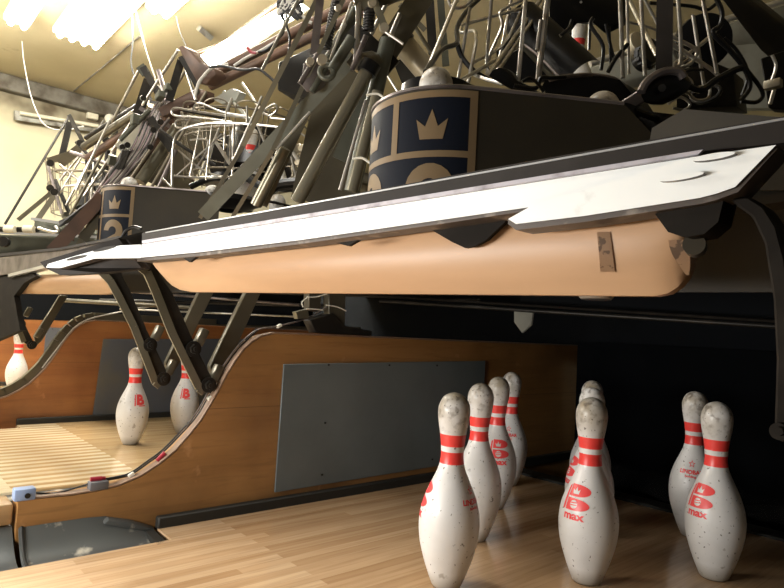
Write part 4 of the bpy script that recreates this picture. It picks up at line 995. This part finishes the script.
for k, (a, b_, da, db, r_, m_) in enumerate([((191, 60), (152, 130), 2.7, 2.8, 1.5, 'wire_far'), ((232, 98), (200, 175), 2.5, 2.5, 1.3, 'bright'), ((170, 118), (130, 168), 2.6, 2.6, 1.6, 'violet'), ((166, 108), (118, 178), 2.7, 2.6, 1.3, 'steel'),
    ((158, 70), (170, 110), 2.7, 2.7, 2.2, 'violet'), ((160, 86), (176, 104), 2.7, 2.7, 1.8, 'bright'), ((186, 70), (196, 100), 2.6, 2.6, 1.6, 'bright'), ((242, 83), (262, 112), 2.7, 2.6, 1.3, 'bright'), ((224, 92), (250, 120), 2.7, 2.6, 1.8, 'pale'),
    ((150, 150), (96, 230), 2.5, 2.5, 1.4, 'wire_far'), ((138, 128), (92, 200), 2.8, 2.8, 1.5, 'violet'), ((128, 130), (84, 196), 2.9, 2.9, 1.3, 'steel'), ((110, 120), (76, 190), 3.1, 3.1, 1.2, 'bright'), ((176, 150), (158, 190), 2.5, 2.5, 2.2, 'violet'), ((120, 140), (150, 110), 2.6, 2.6, 2.4, 'teal'),
    ((262, 96), (220, 190), 2.2, 2.3, 1.2, 'steel'), ((183, 110), (226, 118), 2.5, 2.5, 1.8, 'dark')]):
    rodp('thin_rod', a, b_, da, db, r_, m_)
for (u, v, w_, h_) in ((128, 152, 7, 5), (160, 96, 8, 5), (168, 88, 5, 7), (135, 120, 6, 8), (112, 160, 7, 5)):
    bm = new(); box(bm, D(u, v, 2.6), (w_*.006, .03, h_*.006), Matrix.Rotation(u, 3, 'Y')); bevel(bm, .003, 1); build('fitting', bm, M['teal'], e)
# far machine struts against the wall
e = empty('strut_frame', D(60, 170, 4.0), 'thin dark struts and rods of the farthest machine against the cream wall', 'machine frame')
rodp('long_rod', (70, 115), (5, 224), 4.0, 3.6, 1.2, 'dark'); barp('post', (70, 122), (61, 160), 4.0, 4.0, 6, 'dark'); barp('arm', (69, 115), (83, 142), 3.9, 3.9, 4, 'dark')
barp('arm', (52, 192), (18, 220), 3.8, 3.7, 4, 'olive'); barp('arm', (58, 190), (36, 222), 3.8, 3.7, 5, 'olive'); barp('arm', (48, 161), (76, 152), 3.8, 3.8, 6, 'olive'); barp('arm', (84, 145), (60, 164), 3.8, 3.8, 9, 'olive')
rodp('long_rod', (98, 133), (60, 180), 3.8, 3.8, 1.2, 'steel'); rodp('long_rod', (118, 125), (70, 215), 3.6, 3.6, 1.4, 'olive'); rodp('long_rod', (55, 180), (70, 215), 3.7, 3.7, 2, 'dark'); rodp('long_rod', (108, 150), (100, 215), 3.7, 3.7, 2.5, 'dark')
rodp('long_rod', (88, 160), (94, 200), 3.7, 3.7, 3, 'dark')
for (u, v) in ((50, 163), (50, 188), (54, 192), (80, 143), (106, 140), (120, 115)):
    bm = new(); c = D(u, v, 3.6); disc(bm, c, CP-c+Vector((.5, .3, 0)), .02, .03, 14); build('knob', bm, M['dark'], e)
for a, b_, r_, m_ in [((112, 118), (66, 205), 1.1, 'steel'), ((104, 120), (58, 196), 1.0, 'steel'), ((96, 138), (90, 215), 1.4, 'steel'), ((76, 142), (108, 176), 1.6, 'dark'), ((60, 165), (110, 205), 1.2, 'steel'), ((48, 166), (62, 214), 1.5, 'violet'), ((70, 152), (120, 168), 1.8, 'violet'), ((56, 170), (120, 172), 1.3, 'wire_far'), ((64, 186), (104, 184), 1.3, 'steel'), ((116, 130), (110, 200), 2.0, 'dark')]:
    rodp('thin_rod', a, b_, 3.65, 3.65, r_, m_)
# lower-left beams
e = empty('machine_beam', D(50, 235, 2.6), 'grey horizontal machine beam at the left edge with a small box on top', 'beam')
bm = new(); prism(bm, [D(u, v, 2.7) for u, v in [(-12, 234), (95, 237), (97, 246), (60, 252), (-12, 258)]], (0, .2, 0)); bevel(bm, .004, 1); build('beam_body', bm, M['teal'], e)
bm = new(); bar(bm, D(-10, 232, 2.68), D(97, 237, 2.68), .012, .01); build('beam_highlight', bm, M['lip'], e)  # bright bar paints the highlight along the beam's top
bm = new(); prism(bm, [D(u, v, 2.8) for u, v in [(34, 220), (76, 226), (80, 236), (32, 234)]], (0, .12, 0)); bevel(bm, .004, 1); build('junction_box', bm, M['teal'], e)
bm = new(); bar(bm, D(34, 219, 2.75), D(76, 225, 2.75), .012, .05); build('box_lid', bm, M['lip'], e)
bm = new(); disc(bm, D(4, 242, 2.65), (1, -.5, 0), .022, .03, 16); build('bolt', bm, M['dark'], e)
wires(e, 'hook', [([(38, 228), (52, 232), (58, 231), (55, 226)], 2.6, 1.4)], 'bright')
for u in (10, 29):
    bm = new(); tube(bm, [D(u-5, 229, 2.6), D(u+5, 229.5, 2.6)], .016, 14); build('ferrule', bm, M['cream'], e)
bm = new(); tube(bm, [D(-8, 229, 2.62), D(38, 230, 2.62)], .012, 12); build('ferrule_rod', bm, M['dark'], e)
e = empty('diagonal_channel', D(78, 222, 2.3), 'brown diagonal channel iron left of the crown-and-two decal', 'channel iron')
bm = new(); channel(bm, D(103, 196, 2.3), D(52, 252, 2.25), .042, .006, .02); build('channel_iron', bm, M['brown'], e)
bm = new(); channel(bm, D(118, 190, 2.35), D(82, 240, 2.3), .03, .006, .02); build('channel_iron', bm, M['olive'], e)
wires(e, 'hook_wire', [([(121, 240), (126, 231), (134, 227), (141, 229)], 1.6, 1.8)], 'black')

# the left machine's own sweep bar, only its right wing and board in view
e = empty('sweep_rake', D(60, 260, 1.9), 'left machine sweep bar: grey-violet blade and amber board at the left edge', 'sweep bar', 'sweep bars')
SX = lambda u, v, b_=0.: Vector(VP(u, v, (-.97, -.386+b_), (-2.0, -.47+b_)))
bm = new(); prism(bm, [SX(u, v) for u, v in [(-14, 259), (60, 250), (118, 237), (124, 240), (60, 260), (8, 274), (-14, 277)]], (0, .03, 0)); build('end_wing', bm, [M['violet'], M['dark']], e)
bm = new(); prism(bm, [SX(u, v, -.004) for u, v in [(8, 274), (60, 260.5), (72, 259), (60, 264), (24, 273), (8, 277)]], (0, .03, 0)); build('front_plate', bm, M['lip'], e)
bm = new(); prism(bm, [SX(u, v, -.006) for u, v in [(-14, 255), (60, 247.5), (118, 236), (124, 237), (118, 239), (60, 250), (-14, 258)]], (0, .03, 0)); build('channel', bm, M['channel'], e)
bm = new(); us = [8+i*(114-8)/14 for i in range(15)]; Fv, Bv = [], []
for u in us:
    t0 = 276-3*(u-8)/106 if u > 24 else 276+(24-u)*.9; b0 = 294+.4*(u-60)/50
    t0 = min(t0, b0-1)
    if u > 106: b0 -= (u-106)*.25
    Fv.append([bm.verts.new(SX(u, t0+(b0-t0)*j/6, .05)+Vector((0, -.022*math.sin(math.pi*(.15+.85*j/6)), 0))) for j in range(7)])
    Bv.append([bm.verts.new(v_.co+Vector((0, .012, 0))) for v_ in Fv[-1]])
for i in range(14):
    for j in range(6): bm.faces.new((Fv[i][j], Fv[i+1][j], Fv[i+1][j+1], Fv[i][j+1])); bm.faces.new((Bv[i][j], Bv[i][j+1], Bv[i+1][j+1], Bv[i+1][j]))
    bm.faces.new((Fv[i][6], Fv[i+1][6], Bv[i+1][6], Bv[i][6]))
build('rake_board', bm, M['tan'], e)
bm = new(); prism(bm, [SX(u, v, .01) for u, v in [(-14, 276), (30, 272), (36, 276), (24, 283), (14, 296), (20, 330), (-14, 345)]], (0, .02, 0)); build('arm_plate', bm, M['arm'], e)

rk2 = e
vlink('b', -.95, [(96, 266), (110, 281), (119, 297), (134, 327), (155, 382), (160, 386), (166, 386), (171, 380), (147, 330), (131, 292), (122, 275), (122, 263)],
      [(166, 363), (200, 290), (215, 290), (178, 366), (169, 379)], [(150.5, 345), (164, 379)], '', rk2)
vlink('c', -2.34, [(6, 294), (11, 303), (17, 325), (24, 342), (29, 346), (34, 343), (22, 318), (16, 293)],
      [(34, 336), (60, 295), (68, 296), (42, 341), (36, 346)], [(21, 324), (32, 345)], '', rk2)
# rails under the machines, over the pit
e = empty('cross_rail', D(560, 305, 2.0), 'thin dark metal rails running across the pit below the sweep bar', 'rail')
for (a, b_, da, db, r_, m_) in (((350, 294), (800, 323), 2.5, 1.55, 1.4, 'arm'), ((380, 301), (800, 328), 2.5, 1.6, 2.0, 'dark'), ((180, 290), (480, 300), 3.0, 2.3, 1.2, 'dark'), ((60, 286), (300, 305), 3.25, 2.7, 1.3, 'violet'), ((100, 300), (330, 306), 3.2, 2.7, 1.6, 'dark'), ((120, 309), (330, 318), 3.15, 2.7, 1.0, 'steel'), ((60, 300), (200, 308), 3.2, 2.9, 2.2, 'olive')):
    bm = new(); tube(bm, [D(*a, da), D(*b_, db)], r_*(da+db)/2/F, 10); build('rail_rod', bm, M[m_], e)
bm = new(); prism(bm, [D(520, 290, 2.3), D(800, 290, 1.7), D(800, 322, 1.7), D(520, 302, 2.3)], (0, .01, 0)); build('rail_plate', bm, M['pit'], e)
e = empty('mounting_bracket', X(336, 310, KX-.03), 'grey upright bracket with white zip ties standing on the near divider', 'bracket')
bm = new(); prism(bm, [X(u, v, KX-.012) for u, v in [(329, 285), (346, 285), (345, 328), (329, 326)]], (-.03, 0, 0)); bevel(bm, .002, 1); build('leg_post', bm, M['olive'], e)
bm = new(); prism(bm, [X(u, v, KX-.03) for u, v in [(309, 285), (322, 285), (321, 312), (309, 310)]], (-.03, 0, 0)); bevel(bm, .002, 1); build('leg_post', bm, M['olive'], e)
bm = new(); prism(bm, [X(u, v, KX-.012) for u, v in [(296, 312), (308, 309), (309, 318), (298, 319)]], (-.02, 0, 0)); build('tab', bm, M['olive2'], e)
bm = new(); prism(bm, [X(u, v, KX-.008) for u, v in [(310, 320), (333, 313), (346, 326), (372, 331), (372, 336), (316, 333)]], (-.04, 0, 0)); bevel(bm, .002, 1); build('foot_plate', bm, M['dark'], e)
for P in ([(307, 297), (316, 297), (327, 294)], [(306, 309), (312, 309), (323, 310)], [(326, 305), (338, 307), (346, 311)], [(303, 307), (302, 302), (308, 297)]):
    bm = new(); tube(bm, [X(u, v, KX-.004) for u, v in P], .0018, 6, smooth=3); build('zip_tie', bm, M['tie'], e)
bm = new(); c = X(262, 312, -2.3); prism(bm, [D(u, v, 3.35) for u, v in [(-30, 284), (300, 292), (300, 326), (-30, 318)]], (-.02, .1, 0)); tag(build('dark_backing', bm, M['pit']), 'black backing added behind the sweep arms to darken the gap above the reddish divider', 'guard')  # added black sheet hides the bright wall so the gap stays dark
bm = new(); prism(bm, [(-4.2, 1.62, .40), (1.5, 1.62, .40), (1.5, 1.62, 1.0), (-4.2, 1.62, .80)], (0, .02, 0)); tag(build('dark_backing', bm, M['pit']), 'black backing sheet added to darken the gap above the pit behind the near pins', 'guard')  # added black sheet closes the gap over the pit to keep it dark

bm = new(); prism(bm, [D(u, v, 2.25) for u, v in [(514, 309), (533, 311), (531, 325), (522, 333), (514, 322)]], (0, .01, 0)); bevel(bm, .001, 1); tag(build('guide_tab', bm, M['pale']), 'small pale metal tab below the rails above the rearmost left pin', 'tab')
# cables on the near divider
e = empty('divider_cable', X(200, 420, KX-.02), 'dark and grey cables clipped along the curved edge of the near divider', 'cable')
pth = [(36, 493), (55, 493), (72, 489), (88, 484)]
bm = new(); tube(bm, [X(u, v, KX-.02) for u, v in pth], .002, 6, smooth=4); build('sensor_wire', bm, M['cable_b'], e)
for k, dxx in enumerate((0, .006)):
    bm = new(); tube(bm, [X(u-k*1.5, v-k*1.2, KX-.028+dxx) for u, v in [(100, 481), (118, 478), (132, 474), (148, 463), (163, 452), (180, 435), (196, 417), (208, 397), (222, 372), (238, 349), (258, 330)]], .0022, 6, smooth=4); build('sensor_wire', bm, M['cable_b'], e)
bm = new(); tube(bm, [X(u, v, KX-.02) for u, v in [(186, 428), (200, 407), (212, 385), (224, 365), (240, 344), (257, 330), (278, 326), (308, 318), (329, 305)]], .0022, 8, smooth=4); build('grey_cable', bm, M['violet'], e)
for (u, v) in ((131, 474.5), (210, 398), (279, 326)):
    bm = new(); box(bm, X(u, v, KX-.02), (.012, .014, .008), Matrix.Rotation(.5, 3, 'X')); bevel(bm, .001, 1); build('cable_clip', bm, M['tie'], e)
bm = new(); tube(bm, [X(157, 461, KX-.014), X(165, 453, KX-.014)], .006, 10); build('wire_nut', bm, M['red'], e)
e = empty('sensor_box', X(24, 494, KX-.022), 'small blue-grey sensor box with round eye at the tip of the near divider', 'sensor')
c = X(24, 493.5, KX-.012); bm = new(); box(bm, c, (.028, .040, .025)); bevel(bm, .003, 2); build('box_body', bm, M['bluebox'], e)
bm = new(); disc(bm, c+Vector((.0145, .004, -.002)), (1, 0, 0), .0055, .004, 18); build('sensor_eye', bm, M['black'], e)
e = empty('sensor_box', X(98, 486, KX-.022), 'small dark grey sensor box with a dark red wire nut on the divider edge', 'sensor')
c = X(98, 485, KX-.012); bm = new(); box(bm, c, (.026, .040, .019)); bevel(bm, .002, 2); build('box_body', bm, M['greybox'], e)
bm = new(); tube(bm, [c+Vector((-.005, -.016, .013)), c+Vector((-.004, .008, .013))], .006, 10); tube(bm, [c+Vector((-.006, .002, .013)), c+Vector((-.006, .016, .012))], .005, 10); build('wire_nut', bm, M['red'], e)
e = empty('divider_cable', X(90, 326, LP+KX), 'pale cable running along the top of the reddish divider', 'cable')
bm = new(); tube(bm, [X(u, v, LP+KX-.02) for u, v in [(42, 368), (62, 342), (76, 326), (92, 318), (120, 312), (140, 308), (170, 304)]], .004, 8, smooth=4); build('pale_cable', bm, M['cable_w'], e)
bm = new(); tube(bm, [X(u, v, LP+KX-.03) for u, v in [(-5, 398), (20, 384), (40, 366), (60, 340), (74, 325), (90, 316)]], .007, 8, smooth=4); build('dark_hose', bm, M['cable_b'], e)

# ------------------------------------------------------------------ room
CZ = 2.6; WX = -5.55
def tag_s(o): return tag(o, kind='structure')
bm = new(); box(bm, (WX-.06, 1.2, 1.24), (.12, 9, 2.76)); tag_s(build('wall_left', bm, M['wall']))
bm = new(); box(bm, (-1, 5.66, 1.24), (9.2, .12, 2.76)); tag_s(build('wall_back', bm, M['wall']))
bm = new(); box(bm, (-1.0, 1.2, CZ+.05), (9.2, 9, .1)); tag_s(build('ceiling', bm, M['ceil']))
bm = new(); box(bm, (WX+.05, 1.2, CZ-.07), (.10, 8.8, .14)); bevel(bm, .01, 1); tag_s(build('trim_1', bm, M['trimgrey']))
bm = new(); tube(bm, [Z(74, 91, CZ-.002), Z(140, 36, CZ-.002)], .007, 6); tag_s(build('trim_2', bm, M['trimgrey']))
e = empty('conduit', X(60, 100, WX+.06), 'grey conduit along the wall top with a curved drop to the junction box', 'conduit')
bm = new(); a = X(-20, 78, WX+.03); b_ = X(140, 122, WX+.03); tube(bm, [a, b_], .018, 10); build('pipe', bm, M['violet'], e)
bm = new(); tube(bm, [X(u, v, WX+.04) for u, v in [(88, 108), (88, 100), (94, 95), (104, 96), (128, 102)]], .010, 8, smooth=4); build('pipe_drop', bm, M['violet'], e)
bm = new(); box(bm, X(92.5, 114, WX+.03), (.06, .10, .11)); bevel(bm, .006, 1); tag(build('junction_box', bm, M['cream']), 'cream electrical junction box high on the left wall', 'junction box')
e = empty('wall_lamp', X(55, 120, WX+.08), 'dusty unlit tube lamp mounted on the left wall', 'wall light')
bm = new(); a, b_ = X(14, 115, WX+.05), X(102, 129, WX+.05); bar(bm, a, b_, .085, .07); bevel(bm, .008, 2); build('lamp_body', bm, M['dirty'], e)
bm = new(); a, b_ = X(20, 113, WX+.11), X(98, 126, WX+.11); tube(bm, [a, b_], .018, 12); build('lamp_tube', bm, M['cream'], e)
e = empty('wall_bulb', X(110, 119, WX+.1), 'round white bulb glowing on the left wall by the junction box', 'bulb')
bm = new(); bmesh.ops.create_icosphere(bm, subdivisions=3, radius=.05, matrix=Matrix.Translation(X(110, 119, WX+.12))); build('bulb_globe', bm, M['fixture'], e)
# ceiling lamps
def ceil_lamp(p, d, L, label, n=2):
    e = empty('fluorescent_fixture', p, label, 'ceiling light', 'ceiling lights'); p = Vector(p); d = Vector(d).normalized()
    bm = new(); bar(bm, p-d*L/2, p+d*L/2, .08*n, .05, Vector((0, 0, 1))); bevel(bm, .006, 1); build('housing', bm, M['fixture'], e)
    for k in [(.08*(i-(n-1)/2)) for i in range(n)]:
        sd_ = d.cross(Vector((0, 0, 1)))*k; bm = new(); tube(bm, [p-d*(L/2-.04)+sd_-Vector((0, 0, .045)), p+d*(L/2-.04)+sd_-Vector((0, 0, .045))], .019, 12); build('lit_tube', bm, M['tube'], e)
pa = Z(62, 32, CZ-.06); ceil_lamp(pa+Vector((.62, .10, 0)), (1, 0, 0), 1.25, 'brightly lit ceiling lamp near the top left, widened to fill its glare', 4)  # extra width and tubes stand in for the lamp's overexposed glow
pb = Z(24, 8, CZ-.06); ceil_lamp(pb+Vector((.2, -.0, 0)), (1, 0, 0), .9, 'brightly lit ceiling lamp at the top left corner edge')
# ceiling vent bit
e = empty('ceiling_bracket', Z(203, 32, CZ-.02), 'small pale bracket fixed to the ceiling near the lit fixture', 'bracket')
bm = new(); a, b_ = Z(199, 28, CZ-.02), Z(211, 38, CZ-.02); bar(bm, a, b_, .04, .03); build('bracket_bar', bm, M['dirty'], e)
# hanging wires
for P, lab, mm, r_ in (([(26, 12), (14, 21), (21, 35), (24, 62), (30, 92), (37, 112), (46, 126), (64, 130), (84, 126)], 'loose pale wire looping down the left wall beside the lamp', 'cable_w', .6),
                 ([(131, -8), (132, 10), (133, 40), (131, 62), (134, 75)], 'thin dark wire hanging straight from the ceiling above the far struts', 'cable_b', .8),
                 ([(130, -8), (138, 20), (146, 50), (153, 72), (160, 92)], 'grey wire slanting from the ceiling to the upright bracket', 'cable_g', .7),
                 ([(176, 16), (180, 32), (186, 46)], 'short hair-thin wire dangling beside the brown bracket', 'cable_b', .4)):
    dz = [3.9]*len(P); pts = [D(u, v, q_) for (u, v), q_ in zip(P, dz)]
    if 'left wall' in lab: pts = [X(u, v, -4.6) for u, v in P]
    bm = new(); tube(bm, pts, r_*4/F, 6, smooth=5); tag(build('hanging_wire', bm, M[mm]), lab, 'wire', 'hanging wires')

# ------------------------------------------------------------------ lights
def area(name, loc, target, sx, sy, power, col):
    l = bpy.data.lights.new(name, 'AREA'); l.shape = 'RECTANGLE'; l.size = sx; l.size_y = sy; l.energy = power; l.color = col
    o = bpy.data.objects.new(name, l); C.objects.link(o); o.location = loc
    o.rotation_euler = (Vector(target)-Vector(loc)).to_track_quat('-Z', 'Y').to_euler(); return o
ceil_lamp(Z(165, 2, CZ-.06)+Vector((.5, 0, 0)), (1, 0, 0), 1.25, 'lit ceiling lamp at the top edge, rightmost of the three bare-tube lamps')
area('ceiling_light_b', (-1.0, -.5, 2.45), (-1.1, .6, 0), 1.2, .3, 24, (1, .97, .9))
area('wall_fill_light', (-4.2, -.9, 2.4), (-5.5, .6, 1.2), 1.2, .3, 40, (1, .95, .82))  # unseen fill aimed at the left wall to brighten it
area('lane_light_left', (-2.6, -1.7, 1.5), (-1.9, .0, 0), 1.2, .25, 60, (1, .93, .82))
area('lane_light_near', (-.35, -1.45, .46), (.10, .0, .36), .9, .15, 24, (1, .97, .92))
w = bpy.data.worlds.new('world'); sc.world = w; w.use_nodes = True
w.node_tree.nodes['Background'].inputs[0].default_value = (1, .9, .72, 1); w.node_tree.nodes['Background'].inputs[1].default_value = .05
vs_ = sc.view_settings; vs_.view_transform = 'Standard'; vs_.look = 'None'; vs_.gamma = 1; vs_.exposure = 0; vs_.use_curve_mapping = False
